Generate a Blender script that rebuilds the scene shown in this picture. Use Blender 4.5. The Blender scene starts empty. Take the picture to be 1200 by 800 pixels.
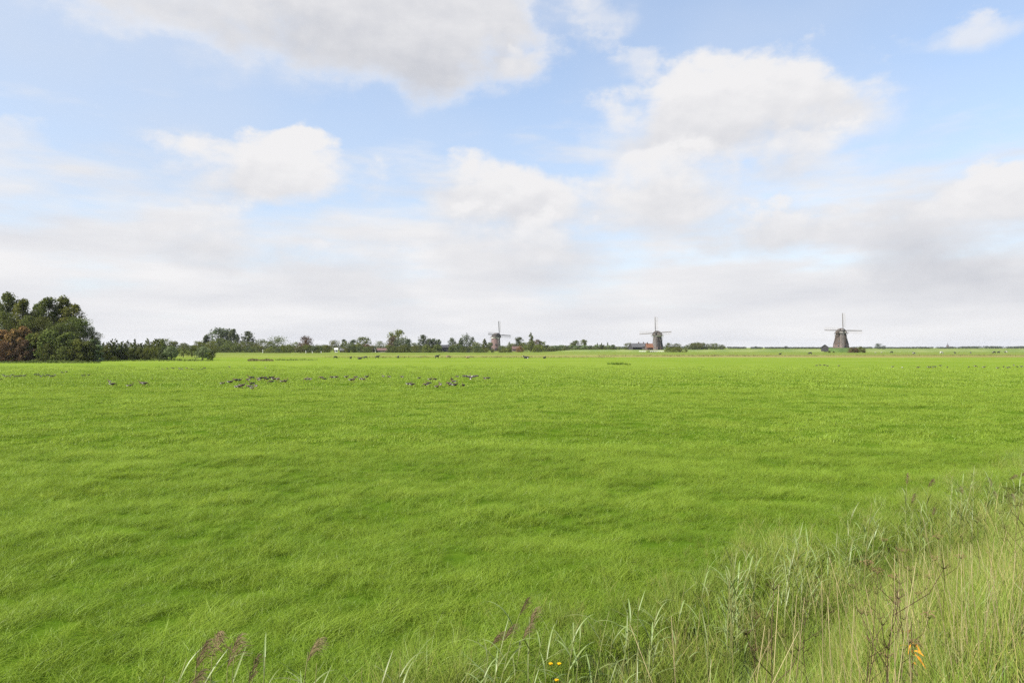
import bpy, bmesh, math, random
import numpy as np
from mathutils import Vector, Matrix, noise as mnoise

R = math.radians
random.seed(7)
RNG = np.random.default_rng(11)
SC = bpy.context.scene
COL = SC.collection

# ------------------------------------------------------------------ camera
CAM_H = 4.0                      # eye height over the meadow (the photographer stands on a bank)
F = 800.0                        # focal length in photo pixels (1200 wide) = 24 mm
HZ = 406.5                       # photo row of the true horizon
cam_d = bpy.data.cameras.new('camera')
cam = bpy.data.objects.new('camera', cam_d)
COL.objects.link(cam)
cam_d.sensor_width = 36.0
cam_d.lens = 24.0
cam_d.clip_start = 0.05
cam_d.clip_end = 20000
cam.location = (0, 0, CAM_H)
cam.rotation_euler = (R(90) + math.atan((HZ - 400.0) / F), 0, 0)
SC.camera = cam

# ------------------------------------------------------------------ light
SUN_AZ, SUN_EL, SUN_STRENGTH = R(-118), R(44), 4.2      # azimuth from +Y towards +X
EXPOSURE = 1.3
SKY_STRENGTH = 0.10

sd = bpy.data.lights.new('sun', 'SUN')
sd.energy = SUN_STRENGTH
sd.angle = R(3.0)
sd.color = (1.0, 0.95, 0.87)
sun = bpy.data.objects.new('sun', sd)
COL.objects.link(sun)
sdir = Vector((math.sin(SUN_AZ) * math.cos(SUN_EL), math.cos(SUN_AZ) * math.cos(SUN_EL), math.sin(SUN_EL)))
sun.rotation_euler = (-sdir).to_track_quat('-Z', 'Y').to_euler()
sun.location = (-20, -20, 60)

SC.view_settings.view_transform = 'Standard'
SC.view_settings.look = 'None'
SC.view_settings.gamma = 1.0
SC.view_settings.use_curve_mapping = False
SC.view_settings.exposure = EXPOSURE
SC.cycles.max_bounces = 6
SC.cycles.diffuse_bounces = 2
SC.cycles.glossy_bounces = 2
SC.cycles.transmission_bounces = 3
SC.cycles.volume_bounces = 0
SC.cycles.transparent_max_bounces = 6
SC.cycles.use_denoising = False


# ------------------------------------------------------------------ shader expression helper
class X:
    """a socket (or number) with arithmetic that builds Math nodes"""
    def __init__(s, nt, v): s.nt, s.v = nt, v
    def _op(s, op, *a, clamp=False):
        n = s.nt.nodes.new('ShaderNodeMath'); n.operation = op; n.use_clamp = clamp
        for i, b in enumerate((s,) + a):
            b = b.v if isinstance(b, X) else b
            if isinstance(b, (int, float)): n.inputs[i].default_value = b
            else: s.nt.links.new(b, n.inputs[i])
        return X(s.nt, n.outputs[0])
    def __add__(s, o): return s._op('ADD', o)
    __radd__ = __add__
    def __sub__(s, o): return s._op('SUBTRACT', o)
    def __rsub__(s, o): return (s * -1.0) + o
    def __mul__(s, o): return s._op('MULTIPLY', o)
    __rmul__ = __mul__
    def __truediv__(s, o): return s._op('DIVIDE', o)
    def sqrt(s): return s._op('SQRT')
    def abs(s): return s._op('ABSOLUTE')
    def max(s, o): return s._op('MAXIMUM', o)
    def min(s, o): return s._op('MINIMUM', o)
    def gt(s, o): return s._op('GREATER_THAN', o)
    def lt(s, o): return s._op('LESS_THAN', o)
    def asin(s): return s._op('ARCSINE')
    def atan2(s, o): return s._op('ARCTAN2', o)
    def clamp(s): return s._op('ADD', 0.0, clamp=True)
    def smooth(s, a, b):
        n = s.nt.nodes.new('ShaderNodeMapRange'); n.interpolation_type = 'SMOOTHSTEP'
        s.nt.links.new(s.v, n.inputs['Value'])
        n.inputs['From Min'].default_value = a; n.inputs['From Max'].default_value = b
        return X(s.nt, n.outputs['Result'])
    def lerp(s, a, b): return a + (b - a) * s if isinstance(b, X) or isinstance(a, X) else s * (b - a) + a


def vec(nt, x, y, z=0.0):
    n = nt.nodes.new('ShaderNodeCombineXYZ')
    for i, b in enumerate((x, y, z)):
        b = b.v if isinstance(b, X) else b
        if isinstance(b, (int, float)): n.inputs[i].default_value = b
        else: nt.links.new(b, n.inputs[i])
    return n.outputs[0]


def fbm(nt, v, scale, detail=6, rough=0.55, dim='3D', lac=2.0):
    n = nt.nodes.new('ShaderNodeTexNoise'); n.noise_dimensions = dim
    nt.links.new(v, n.inputs['Vector'])
    n.inputs['Scale'].default_value = scale; n.inputs['Detail'].default_value = detail
    n.inputs['Roughness'].default_value = rough; n.inputs['Lacunarity'].default_value = lac
    return X(nt, n.outputs['Fac'])


def mixc(nt, f, a, b):
    n = nt.nodes.new('ShaderNodeMix'); n.data_type = 'RGBA'
    for sock, val in ((n.inputs[0], f), (n.inputs[6], a), (n.inputs[7], b)):
        val = val.v if isinstance(val, X) else val
        if isinstance(val, (int, float)): sock.default_value = val
        elif isinstance(val, tuple): sock.default_value = tuple(val) + (1.0,) if len(val) == 3 else val
        else: nt.links.new(val, sock)
    return n.outputs[2]


# ------------------------------------------------------------------ world: Nishita sky with cloud layers by direction
world = bpy.data.worlds.new('World'); SC.world = world; world.use_nodes = True
world.cycles.sampling_method = 'MANUAL'; world.cycles.sample_map_resolution = 512
nt = world.node_tree; nt.nodes.clear()
wout = nt.nodes.new('ShaderNodeOutputWorld')
wbg = nt.nodes.new('ShaderNodeBackground'); wbg.inputs['Strength'].default_value = SKY_STRENGTH
sky = nt.nodes.new('ShaderNodeTexSky'); sky.sky_type = 'NISHITA'; sky.sun_disc = False
sky.sun_elevation = SUN_EL; sky.sun_rotation = SUN_AZ
sky.air_density = 1.0; sky.dust_density = 1.0; sky.ozone_density = 1.0
tc = nt.nodes.new('ShaderNodeTexCoord')
sx = nt.nodes.new('ShaderNodeSeparateXYZ'); nt.links.new(tc.outputs['Generated'], sx.inputs[0])
dx, dy, dz = (X(nt, sx.outputs[i]) for i in range(3))
az = dx.atan2(dy)
el = dz.max(0.0).asin()
CW = 1.0 / (SKY_STRENGTH * 2 ** EXPOSURE)        # cloud colours below are written as displayed (linear) values


def ae(px, py):
    X_ = (px - 600) / F
    return math.atan(X_), math.atan((HZ - py) / F / math.sqrt(1 + X_ * X_))


cv = vec(nt, az, el * 1.7)
warp = fbm(nt, cv, 4.5, 3, 0.5, '2D')
warp2 = fbm(nt, vec(nt, az + 7.3, el * 1.7 + 3.1), 4.5, 3, 0.5, '2D')
wu = az + (warp - 0.5) * 0.16
wv = el + (warp2 - 0.5) * 0.055
n1 = fbm(nt, vec(nt, az + 1.7, el * 1.6 + 0.6), 11.0, 7, 0.56, '2D')
n2 = fbm(nt, vec(nt, az + 1.710, el * 1.6 + 0.578), 11.0, 4, 0.56, '2D')   # same noise, a step towards the sun side
relief = (n1 - n2)
#        px0  px1  ytop ybase amp  tone   softness opacity
CLOUDS = [
    (950, 1360, 240, 374, 0.70, 0.16, 1.03, 0.95),
    (60, 700, -220, 112, 0.55, 0.38, 0.63, 1.0),
    (270, 670, -30, 116, 0.75, 0.44, 0.57, 1.0),
    (80, 330, -70, 46, 1.0, 0.78, 0.69, 0.9),
    (630, 755, -30, 44, 1.2, 0.70, 0.92, 0.6),
    (185, 438, 160, 242, 0.72, 1.00, 0.52, 1.0),
    (660, 1060, 64, 206, 0.52, 0.88, 0.57, 1.0),
    (690, 1040, 74, 150, 0.8, 1.02, 0.57, 0.9),
    (695, 775, 55, 96, 1.2, 0.95, 0.92, 0.6),
    (480, 695, 192, 282, 0.55, 0.98, 0.57, 1.0),
    (650, 915, 174, 292, 0.42, 0.86, 0.63, 1.0),
    (870, 1025, 155, 228, 1.0, 0.80, 0.92, 0.85),
    (800, 1035, 238, 304, 0.9, 0.88, 0.63, 0.95),
    (1110, 1310, 190, 266, 0.6, 0.98, 0.57, 1.0),
    (1075, 1215, 10, 60, 1.2, 0.86, 0.92, 0.7),
    (130, 370, 240, 328, 0.9, 0.90, 0.92, 0.85),
    (480, 730, 255, 334, 0.9, 0.90, 0.92, 0.85),
    (290, 540, 288, 360, 0.9, 0.76, 1.03, 0.6),
    (-60, 40, 134, 180, 1.2, 0.85, 0.92, 0.5),
    (575, 645, 52, 94, 1.2, 0.90, 0.92, 0.7),
]
best = None; alpha = None; tone = None
for (x0, x1, yt, yb, amp, tn, soft, op) in CLOUDS:
    u0, _ = ae(x0, 200); u1, _ = ae(x1, 200)
    xm = (x0 + x1) / 2
    vt = ae(xm, yt)[1]; vb = ae(xm, yb)[1]
    uc, a = (u0 + u1) / 2, (u1 - u0) / 2
    vc = vb + (vt - vb) * 0.36
    du = (wu - uc) / a
    dv = wv - vc
    dvs = dv.max(0.0) / (vt - vc) + (dv * -1.0).max(0.0) / (vc - vb)
    D = (du * du + dvs * dvs).sqrt() * -1.0 + 1.16 + (n1 - 0.5) * (1.9 * amp)
    hrel = dv / (vt - vb)
    al = (D / ((hrel * -1.1 + 0.75).clamp() * (soft * 1.3) + soft * 0.45)).smooth(0.0, 1.0) * op
    g = hrel * 0.75 + (tn - 0.20) - D.max(0.0).min(1.0) * 0.08
    if alpha is None: alpha, tone = al, g
    else:
        tone = al.lerp(tone, g)
        alpha = alpha + al - alpha * al
tone = tone + relief * 0.95
# low layer of stratocumulus thickening towards the horizon
low = fbm(nt, vec(nt, az * 1.0, el * 4.2), 5.0, 6, 0.55, '2D')
lowd = fbm(nt, vec(nt, az * 1.0 + 4.0, el * 6.5 + 1.0), 4.0, 5, 0.5, '2D')
lowa = (el * -4.1 + 1.20 + (low - 0.5) * 1.7).smooth(0.0, 0.85)
lowt = ((lowd - 0.5) * 1.7 + 0.66).clamp()
# clouds beyond the part of the sky that the photograph shows: the same kind of broken cumulus
pu, pv = dx / (dz.max(0.0) + 0.16), dy / (dz.max(0.0) + 0.16)
gen = fbm(nt, vec(nt, pu, pv), 1.15, 8, 0.58, '2D')
gen2 = fbm(nt, vec(nt, pu + 0.05, pv + 0.03), 1.15, 4, 0.58, '2D')
infr = (az.abs()).smooth(1.0, 0.74) * el.smooth(0.66, 0.50)
gena = gen.smooth(0.50, 0.62) * (1.0 - infr) * 0.95
gent = ((gen - gen2) * 3.0 + 0.55).clamp()
# thin high veil, whiter to the left and low down
veil = fbm(nt, vec(nt, az * 0.8 + 2.0, el * 1.6), 2.6, 4, 0.5, '2D')
veila = ((veil - 0.5) * 0.8 + 0.66 + (az * -0.20) - el * 0.42).clamp()

WHITE = tuple(c * CW for c in (0.885, 0.878, 0.888)); DARK = tuple(c * CW for c in (0.62, 0.635, 0.685))
col = mixc(nt, veila, sky.outputs[0], tuple(c * CW for c in (0.63, 0.72, 0.87)))
col = mixc(nt, lowa, col, mixc(nt, lowt, tuple(c * CW for c in (0.70, 0.715, 0.765)), tuple(c * CW for c in (0.90, 0.895, 0.905))))
col = mixc(nt, gena, col, mixc(nt, gent, DARK, WHITE))
col = mixc(nt, alpha, col, mixc(nt, tone.clamp(), DARK, WHITE))
nt.links.new(col, wbg.inputs['Color'])
nt.links.new(wbg.outputs[0], wout.inputs['Surface'])

# ------------------------------------------------------------------ terrain
SN = Vector((-0.628, 0.778)).normalized()        # across the ditch, towards the meadow
ST = Vector((SN.y, -SN.x))                       # along the ditch
EDGE = 6.3                                       # the meadow begins at this distance across


def across(x, y): return SN.x * x + SN.y * y
def along(x, y): return ST.x * x + ST.y * y
def st(s, t): return SN.x * s + ST.x * t, SN.y * s + ST.y * t


PROF = [(-8000, 2.2), (0.5, 2.25), (1.2, 2.05), (3.0, 0.85), (4.4, -0.10), (4.9, -0.42), (5.5, -0.52), (5.9, -0.36), (6.35, -0.08), (6.9, 0.0), (9000, 0.0)]


def ground_z(x, y):
    s = across(x, y)
    for (a, za), (b, zb) in zip(PROF, PROF[1:]):
        if s <= b:
            z = za + (zb - za) * (s - a) / (b - a); break
    d = math.hypot(x, y)
    w = max(0.0, 1.0 - d / 140.0)
    if w > 0 and s > 6.0:
        k = min(1.0, (s - 6.0) / 1.5) * w
        z += k * (0.24 * mnoise.noise((x * 0.16, y * 0.22, 0.0)) + 0.17 * mnoise.noise((x * 0.45, y * 0.65, 3.0)))
    elif s <= 6.0 and s > -2:
        z += 0.10 * mnoise.noise((x * 0.6, y * 0.6, 5.0))
    return z


def px_dir(px): return (px - 600.0) / F
def on_ground(px, py):
    d = CAM_H * F / (py - HZ)
    return px_dir(px) * d, d
def at_depth(px, d): return px_dir(px) * d, d
def z_of(py, d): return CAM_H + (HZ - py) / F * d


# ------------------------------------------------------------------ materials
def new_mat(name):
    m = bpy.data.materials.new(name); m.use_nodes = True
    m.node_tree.nodes.clear()
    return m, m.node_tree, m.node_tree.nodes.new('ShaderNodeOutputMaterial')


def surface(name, c, c2=None, scale=3.0, rough=0.85, bump=0.0, coord='Object', rnd=0.0, detail=5, spec=0.25):
    m, t, out = new_mat(name)
    b = t.nodes.new('ShaderNodeBsdfPrincipled')
    b.inputs['Roughness'].default_value = rough
    b.inputs['Specular IOR Level'].default_value = spec
    tcn = t.nodes.new('ShaderNodeTexCoord')
    n = fbm(t, tcn.outputs[coord], scale, detail, 0.6)
    cc = mixc(t, n.smooth(0.3, 0.7), c, c2 or tuple(x * 0.7 for x in c))
    if rnd:
        oi = t.nodes.new('ShaderNodeObjectInfo')
        hs = t.nodes.new('ShaderNodeHueSaturation')
        r = X(t, oi.outputs['Random'])
        t.links.new((r * rnd + (1 - rnd / 2)).v, hs.inputs['Value'])
        t.links.new(cc, hs.inputs['Color']); cc = hs.outputs[0]
    t.links.new(cc, b.inputs['Base Color'])
    if bump:
        bp = t.nodes.new('ShaderNodeBump'); bp.inputs['Strength'].default_value = bump
        t.links.new(n.v, bp.inputs['Height']); t.links.new(bp.outputs[0], b.inputs['Normal'])
    t.links.new(b.outputs[0], out.inputs[0])
    return m


def leafy(name, c, c2, trans=0.30, scale=0.5, tint_attr=None, rnd=0.3, hue=0.03, gloss=0.0, soft=0.0):
    """foliage: diffuse plus light passing through the leaf, colour varied by noise, by plant and by leaf"""
    m, t, out = new_mat(name)
    geo = t.nodes.new('ShaderNodeNewGeometry')
    tcn = t.nodes.new('ShaderNodeTexCoord')
    oi = t.nodes.new('ShaderNodeObjectInfo')
    n = fbm(t, tcn.outputs['Object'], scale, 3, 0.6)
    isl = X(t, geo.outputs['Random Per Island'])
    f = (n.smooth(0.32, 0.68) * 0.55 + isl * 0.45).clamp()
    if tint_attr:
        at = t.nodes.new('ShaderNodeAttribute'); at.attribute_type = 'INSTANCER'; at.attribute_name = tint_attr
        f = (X(t, at.outputs['Fac']) * 0.72 + isl * 0.28).clamp()
    cc = mixc(t, f, c, c2)
    hs = t.nodes.new('ShaderNodeHueSaturation')
    r = X(t, oi.outputs['Random'])
    t.links.new((r * rnd + (1 - rnd / 2)).v, hs.inputs['Value'])
    t.links.new((r * hue + (0.5 - hue / 2)).v, hs.inputs['Hue'])
    t.links.new(cc, hs.inputs['Color'])
    d = t.nodes.new('ShaderNodeBsdfDiffuse'); tr = t.nodes.new('ShaderNodeBsdfTranslucent')
    if soft:      # shading normal bent towards the sky, so the blades look more brightly lit
        vm = t.nodes.new('ShaderNodeVectorMath'); vm.operation = 'MULTIPLY_ADD'
        t.links.new(geo.outputs['Normal'], vm.inputs[0]); vm.inputs[1].default_value = (1 - soft,) * 3; vm.inputs[2].default_value = (0, 0, soft)
        vn = t.nodes.new('ShaderNodeVectorMath'); vn.operation = 'NORMALIZE'; t.links.new(vm.outputs[0], vn.inputs[0])
        t.links.new(vn.outputs[0], d.inputs['Normal'])
    t.links.new(hs.outputs[0], d.inputs[0]); t.links.new(hs.outputs[0], tr.inputs[0])
    mx = t.nodes.new('ShaderNodeMixShader'); mx.inputs[0].default_value = trans
    t.links.new(d.outputs[0], mx.inputs[1]); t.links.new(tr.outputs[0], mx.inputs[2])
    last = mx
    if gloss:
        g = t.nodes.new('ShaderNodeBsdfGlossy'); g.inputs['Roughness'].default_value = 0.45
        g.inputs[0].default_value = (1, 1, 1, 1)
        m2 = t.nodes.new('ShaderNodeMixShader'); m2.inputs[0].default_value = gloss
        t.links.new(mx.outputs[0], m2.inputs[1]); t.links.new(g.outputs[0], m2.inputs[2]); last = m2
    t.links.new(last.outputs[0], out.inputs[0])
    return m


G1, G2 = (0.104, 0.185, 0.010), (0.248, 0.345, 0.040)
MEADOW = leafy('meadow_blade', G1, G2, 0.40, tint_attr='tint', rnd=0.12, hue=0.012, gloss=0.012, soft=0.66)
BANKG = leafy('bank_blade_green', (0.110, 0.170, 0.018), (0.225, 0.285, 0.050), 0.40, tint_attr='tint', rnd=0.3, hue=0.03, gloss=0.02, soft=0.5)
BANKY = leafy('bank_blade_straw', (0.22, 0.21, 0.06), (0.38, 0.33, 0.14), 0.3, tint_attr='tint', rnd=0.3, hue=0.02, soft=0.5)
DARKG = leafy('rush_blade', (0.065, 0.112, 0.016), (0.12, 0.18, 0.030), 0.3, tint_attr='tint', rnd=0.3)

LEAF = {
    'dark': leafy('leaf_dark_green', (0.050, 0.066, 0.017), (0.175, 0.195, 0.056), 0.34, 0.35),
    'olive': leafy('leaf_olive', (0.066, 0.082, 0.018), (0.215, 0.225, 0.056), 0.34, 0.35),
    'grey': leafy('leaf_grey_green', (0.042, 0.060, 0.026), (0.140, 0.165, 0.078), 0.25, 0.35),
    'pale': leafy('leaf_pale_willow', (0.115, 0.150, 0.065), (0.240, 0.285, 0.145), 0.3, 0.35),
    'yellow': leafy('leaf_yellow_green', (0.070, 0.090, 0.012), (0.160, 0.170, 0.030), 0.3, 0.35),
    'rust': leafy('leaf_rust', (0.140, 0.088, 0.034), (0.330, 0.215, 0.090), 0.3, 0.35),
    'copper': leafy('leaf_copper', (0.070, 0.048, 0.028), (0.155, 0.105, 0.060), 0.25, 0.35),
    'far': leafy('leaf_far', (0.050, 0.062, 0.042), (0.095, 0.112, 0.075), 0.25, 0.1),  # lighter and low in contrast: distance haze put into the leaf colour
}
BARK = surface('bark', (0.075, 0.062, 0.048), (0.035, 0.030, 0.024), 4.0, 0.95, 0.5)


def ground_material():
    m, t, out = new_mat('meadow_ground')
    b = t.nodes.new('ShaderNodeBsdfDiffuse')
    g = t.nodes.new('ShaderNodeNewGeometry')
    sp = t.nodes.new('ShaderNodeSeparateXYZ'); t.links.new(g.outputs['Position'], sp.inputs[0])
    x, y, z = (X(t, sp.outputs[i]) for i in range(3))
    fine = fbm(t, g.outputs['Position'], 2.2, 6, 0.65)
    mid = fbm(t, vec(t, x, y * 1.6, 0.0), 0.16, 6, 0.62)
    big = fbm(t, vec(t, x * 0.35, y, 2.0), 0.022, 5, 0.6)
    wig = fbm(t, vec(t, x, 0.0, 0.0), 0.012, 4, 0.6)
    yy = y + (wig - 0.5) * 26.0 + (mid - 0.5) * 10.0
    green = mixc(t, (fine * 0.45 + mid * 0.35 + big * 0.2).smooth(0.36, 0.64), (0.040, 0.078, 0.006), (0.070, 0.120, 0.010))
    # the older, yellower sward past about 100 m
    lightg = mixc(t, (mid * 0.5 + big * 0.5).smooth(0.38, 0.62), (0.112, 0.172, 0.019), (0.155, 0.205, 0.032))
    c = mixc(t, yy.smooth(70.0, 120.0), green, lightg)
    # strip of rough dry grass along the cross ditch
    fawn = mixc(t, (fine * 0.3 + big * 0.7).smooth(0.42, 0.58), (0.165, 0.155, 0.050), (0.200, 0.185, 0.075))
    strip = yy.smooth(248.0, 276.0) * yy.smooth(365.0, 325.0) * (0.35 + 0.65 * x.smooth(-120.0, 110.0))
    c = mixc(t, strip, c, fawn)
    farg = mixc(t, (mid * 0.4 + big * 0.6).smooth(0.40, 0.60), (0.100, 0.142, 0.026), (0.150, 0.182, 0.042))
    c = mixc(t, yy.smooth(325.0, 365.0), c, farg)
    # dark wet line of the cross ditch
    ditch = (yy - 300.0).abs().smooth(3.2, 0.8) * big.smooth(0.46, 0.54)
    c = mixc(t, ditch * 0.4, c, (0.045, 0.060, 0.020))
    # bare earth and litter under the bank plants
    s = x * SN.x + y * SN.y
    earth = mixc(t, fine.smooth(0.4, 0.62), (0.040, 0.045, 0.014), (0.075, 0.085, 0.028))
    c = mixc(t, s.smooth(6.9, 6.2), c, earth)
    t.links.new(c, b.inputs[0])
    bp = t.nodes.new('ShaderNodeBump'); bp.inputs['Strength'].default_value = 0.6; bp.inputs['Distance'].default_value = 0.15
    t.links.new((fine * 0.6 + mid * 0.6).v, bp.inputs['Height']); t.links.new(bp.outputs[0], b.inputs['Normal'])
    t.links.new(b.outputs[0], out.inputs[0])
    return m


GROUND = ground_material()


# ------------------------------------------------------------------ object helpers
def tag(o, label=None, cat=None, group=None, kind=None):
    if label: o['label'] = label
    if cat: o['category'] = cat
    if group: o['group'] = group
    if kind: o['kind'] = kind
    return o


def link(name, me, parent=None, loc=None, rz=None):
    o = bpy.data.objects.new(name, me); COL.objects.link(o)
    if parent: o.parent = parent
    if loc is not None: o.location = loc
    if rz is not None: o.rotation_euler = (0, 0, rz)
    return o


def copy_tree(o, parent=None):
    c = o.copy(); COL.objects.link(c); c.parent = parent
    for ch in o.children: copy_tree(ch, c)
    return c


class MB:
    def __init__(s): s.v, s.f, s.m = [], [], []
    def quad(s, a, b, c, d, m=0):
        i = len(s.v); s.v += [tuple(a), tuple(b), tuple(c), tuple(d)]; s.f.append((i, i + 1, i + 2, i + 3)); s.m.append(m)
    def box(s, c, size, rot=None, m=0):
        hx, hy, hz = (q / 2 for q in size); i = len(s.v)
        for sxx, syy, szz in ((-1, -1, -1), (1, -1, -1), (1, 1, -1), (-1, 1, -1), (-1, -1, 1), (1, -1, 1), (1, 1, 1), (-1, 1, 1)):
            p = Vector((sxx * hx, syy * hy, szz * hz))
            if rot is not None: p = rot @ p
            s.v.append(tuple(p + Vector(c)))
        for q in ((0, 3, 2, 1), (4, 5, 6, 7), (0, 1, 5, 4), (1, 2, 6, 5), (2, 3, 7, 6), (3, 0, 4, 7)):
            s.f.append(tuple(i + k for k in q)); s.m.append(m)
    def rings(s, rings, m=0, cap=True, mats=None):
        """loft closed rings of equal count"""
        n = len(rings[0]); base = len(s.v)
        for r in rings: s.v += [tuple(p) for p in r]
        for k in range(len(rings) - 1):
            mm = mats[k] if mats else m
            for j in range(n):
                a = base + k * n + j; b = base + k * n + (j + 1) % n
                s.f.append((a, b, b + n, a + n)); s.m.append(mm)
        if cap:
            s.f.append(tuple(base + j for j in reversed(range(n)))); s.m.append(mats[0] if mats else m)
            e = base + (len(rings) - 1) * n
            s.f.append(tuple(e + j for j in range(n))); s.m.append(mats[-1] if mats else m)
    def tube(s, pts, rad, n=6, m=0, flat=1.0, mats=None):
        pts = [Vector(p) for p in pts]; rings = []
        for i, p in enumerate(pts):
            t = (pts[min(i + 1, len(pts) - 1)] - pts[max(i - 1, 0)]).normalized()
            up = Vector((0, 0, 1)) if abs(t.z) < 0.95 else Vector((1, 0, 0))
            a = t.cross(up).normalized(); b = a.cross(t).normalized()
            r = rad[i] if isinstance(rad, (list, tuple)) else rad
            rw, rh = r if isinstance(r, (list, tuple)) else (r, r * flat)
            rings.append([p + a * (math.cos(q) * rw) + b * (math.sin(q) * rh) for q in (2 * math.pi * k / n for k in range(n))])
        s.rings(rings, m, True, mats)
    def mesh(s, name, mats, smooth=False):
        me = bpy.data.meshes.new(name)
        me.from_pydata(s.v, [], s.f)
        for mt in (mats if isinstance(mats, (list, tuple)) else [mats]): me.materials.append(mt)
        me.polygons.foreach_set('material_index', s.m)
        if smooth: me.polygons.foreach_set('use_smooth', [True] * len(s.f))
        me.update()
        return me


def np_mesh(name, verts, faces_n, nper, mats, midx=None, smooth=False):
    """fast mesh: verts (N,3), faces as array (M, nper)"""
    me = bpy.data.meshes.new(name)
    me.vertices.add(len(verts)); me.vertices.foreach_set('co', np.asarray(verts, dtype=np.float32).ravel())
    M = len(faces_n)
    me.loops.add(M * nper); me.loops.foreach_set('vertex_index', np.asarray(faces_n, dtype=np.int32).ravel())
    me.polygons.add(M)
    me.polygons.foreach_set('loop_start', np.arange(0, M * nper, nper, dtype=np.int32))
    for mt in (mats if isinstance(mats, (list, tuple)) else [mats]): me.materials.append(mt)
    if midx is not None: me.polygons.foreach_set('material_index', np.asarray(midx, dtype=np.int32))
    if smooth: me.polygons.foreach_set('use_smooth', np.ones(M, dtype=bool))
    me.update(calc_edges=True); me.validate()
    return me


# ------------------------------------------------------------------ the ground sheet
def axis(fine_lo, fine_hi, step, far, grow=1.16):
    a = list(np.arange(fine_lo, fine_hi + 1e-6, step))
    q = step; p = fine_hi
    hi = []
    while p < far:
        q *= grow; p += q; hi.append(min(p, far))
    q = step; p = fine_lo; lo = []
    while p > -far:
        q *= grow; p -= q; lo.append(max(p, -far))
    return lo[::-1] + a + hi


S_AX = sorted(set([round(v, 4) for v in axis(-2, 9, 0.28, 3300) if v < 9] + [round(v, 4) for v in axis(9.3, 44, 0.65, 3300) if v > 9]))
T_AX = axis(-30, 60, 0.6, 3300)
gv = np.array([(*st(s, t), ground_z(*st(s, t))) for s in S_AX for t in T_AX])
nS, nT = len(S_AX), len(T_AX)
ii, jj = np.meshgrid(np.arange(nS - 1), np.arange(nT - 1), indexing='ij')
q0 = (ii * nT + jj).ravel()
gf = np.stack([q0, q0 + nT, q0 + nT + 1, q0 + 1], axis=1)[:, ::-1]
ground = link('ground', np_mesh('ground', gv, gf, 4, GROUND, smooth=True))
if ground.data.polygons[0].normal.z < 0: ground.data.flip_normals()
tag(ground, kind='structure')

# ditch water
wm, wt, wo = new_mat('ditch_water')
wb = wt.nodes.new('ShaderNodeBsdfPrincipled'); wb.inputs['Base Color'].default_value = (0.018, 0.022, 0.010, 1)
wb.inputs['Roughness'].default_value = 0.08; wt.links.new(wb.outputs[0], wo.inputs[0])
w = MB(); a_, b_, c_, d_ = st(4.5, -60), st(6.3, -60), st(6.3, 160), st(4.5, 160)
w.quad((*a_, -0.40), (*d_, -0.40), (*c_, -0.40), (*b_, -0.40))
tag(link('ditch_water', w.mesh('ditch_water', wm)), kind='structure')

# the far dike that carries the mills
DIKE = [(-430, 1500), (-200, 860), (-60, 690), (20, 612), (118, 560), (255, 530), (420, 505), (640, 470), (1500, 400)]
DZ = [2.2, 1.9, 1.6, 1.5, 1.7, 2.2, 2.5, 2.6, 2.6]
DIKEM = surface('dike_grass', (0.095, 0.140, 0.030), (0.150, 0.180, 0.052), 0.05, 0.95, 0, 'Object')
mb = MB(); rings = []
pts = [Vector((x, y)) for x, y in DIKE]
fine = []
for i in range(len(pts) - 1):
    for k in range(8):
        u = k / 8; fine.append((pts[i].lerp(pts[i + 1], u), DZ[i] + (DZ[i + 1] - DZ[i]) * u))
for i, (p, h) in enumerate(fine):
    t = (fine[min(i + 1, len(fine) - 1)][0] - fine[max(i - 1, 0)][0]).normalized(); n = Vector((t.y, -t.x))
    h += 0.12 * mnoise.noise((p.x * 0.03, p.y * 0.03, 1))
    prof = [(-16, -0.3), (-10, h * 0.45), (-4.5, h), (4.5, h), (10, h * 0.45), (16, -0.3)]
    rings.append([(p.x + n.x * o, p.y + n.y * o, z) for o, z in prof])
mb.rings(rings, cap=True)
tag(link('dike', mb.mesh('dike', DIKEM, True)), kind='structure')


def dike_z(x, y):
    bd, bz = 1e9, 0
    for (p, h), (q, h2) in zip(fine, fine[1:]):
        e = q - p; u = max(0, min(1, (Vector((x, y)) - p).dot(e) / e.length_squared)); dd = (p + e * u - Vector((x, y))).length
        if dd < bd: bd, bz = dd, h + (h2 - h) * u
    if bd < 4.5: return bz
    if bd < 16: return max(0.0, bz * (16 - bd) / 11.5)
    return 0.0


# ------------------------------------------------------------------ scattered grass (geometry-node instances on points)
HIDDEN = bpy.data.collections.new('grass_sources')       # never linked to the scene: only a source for instances


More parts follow.
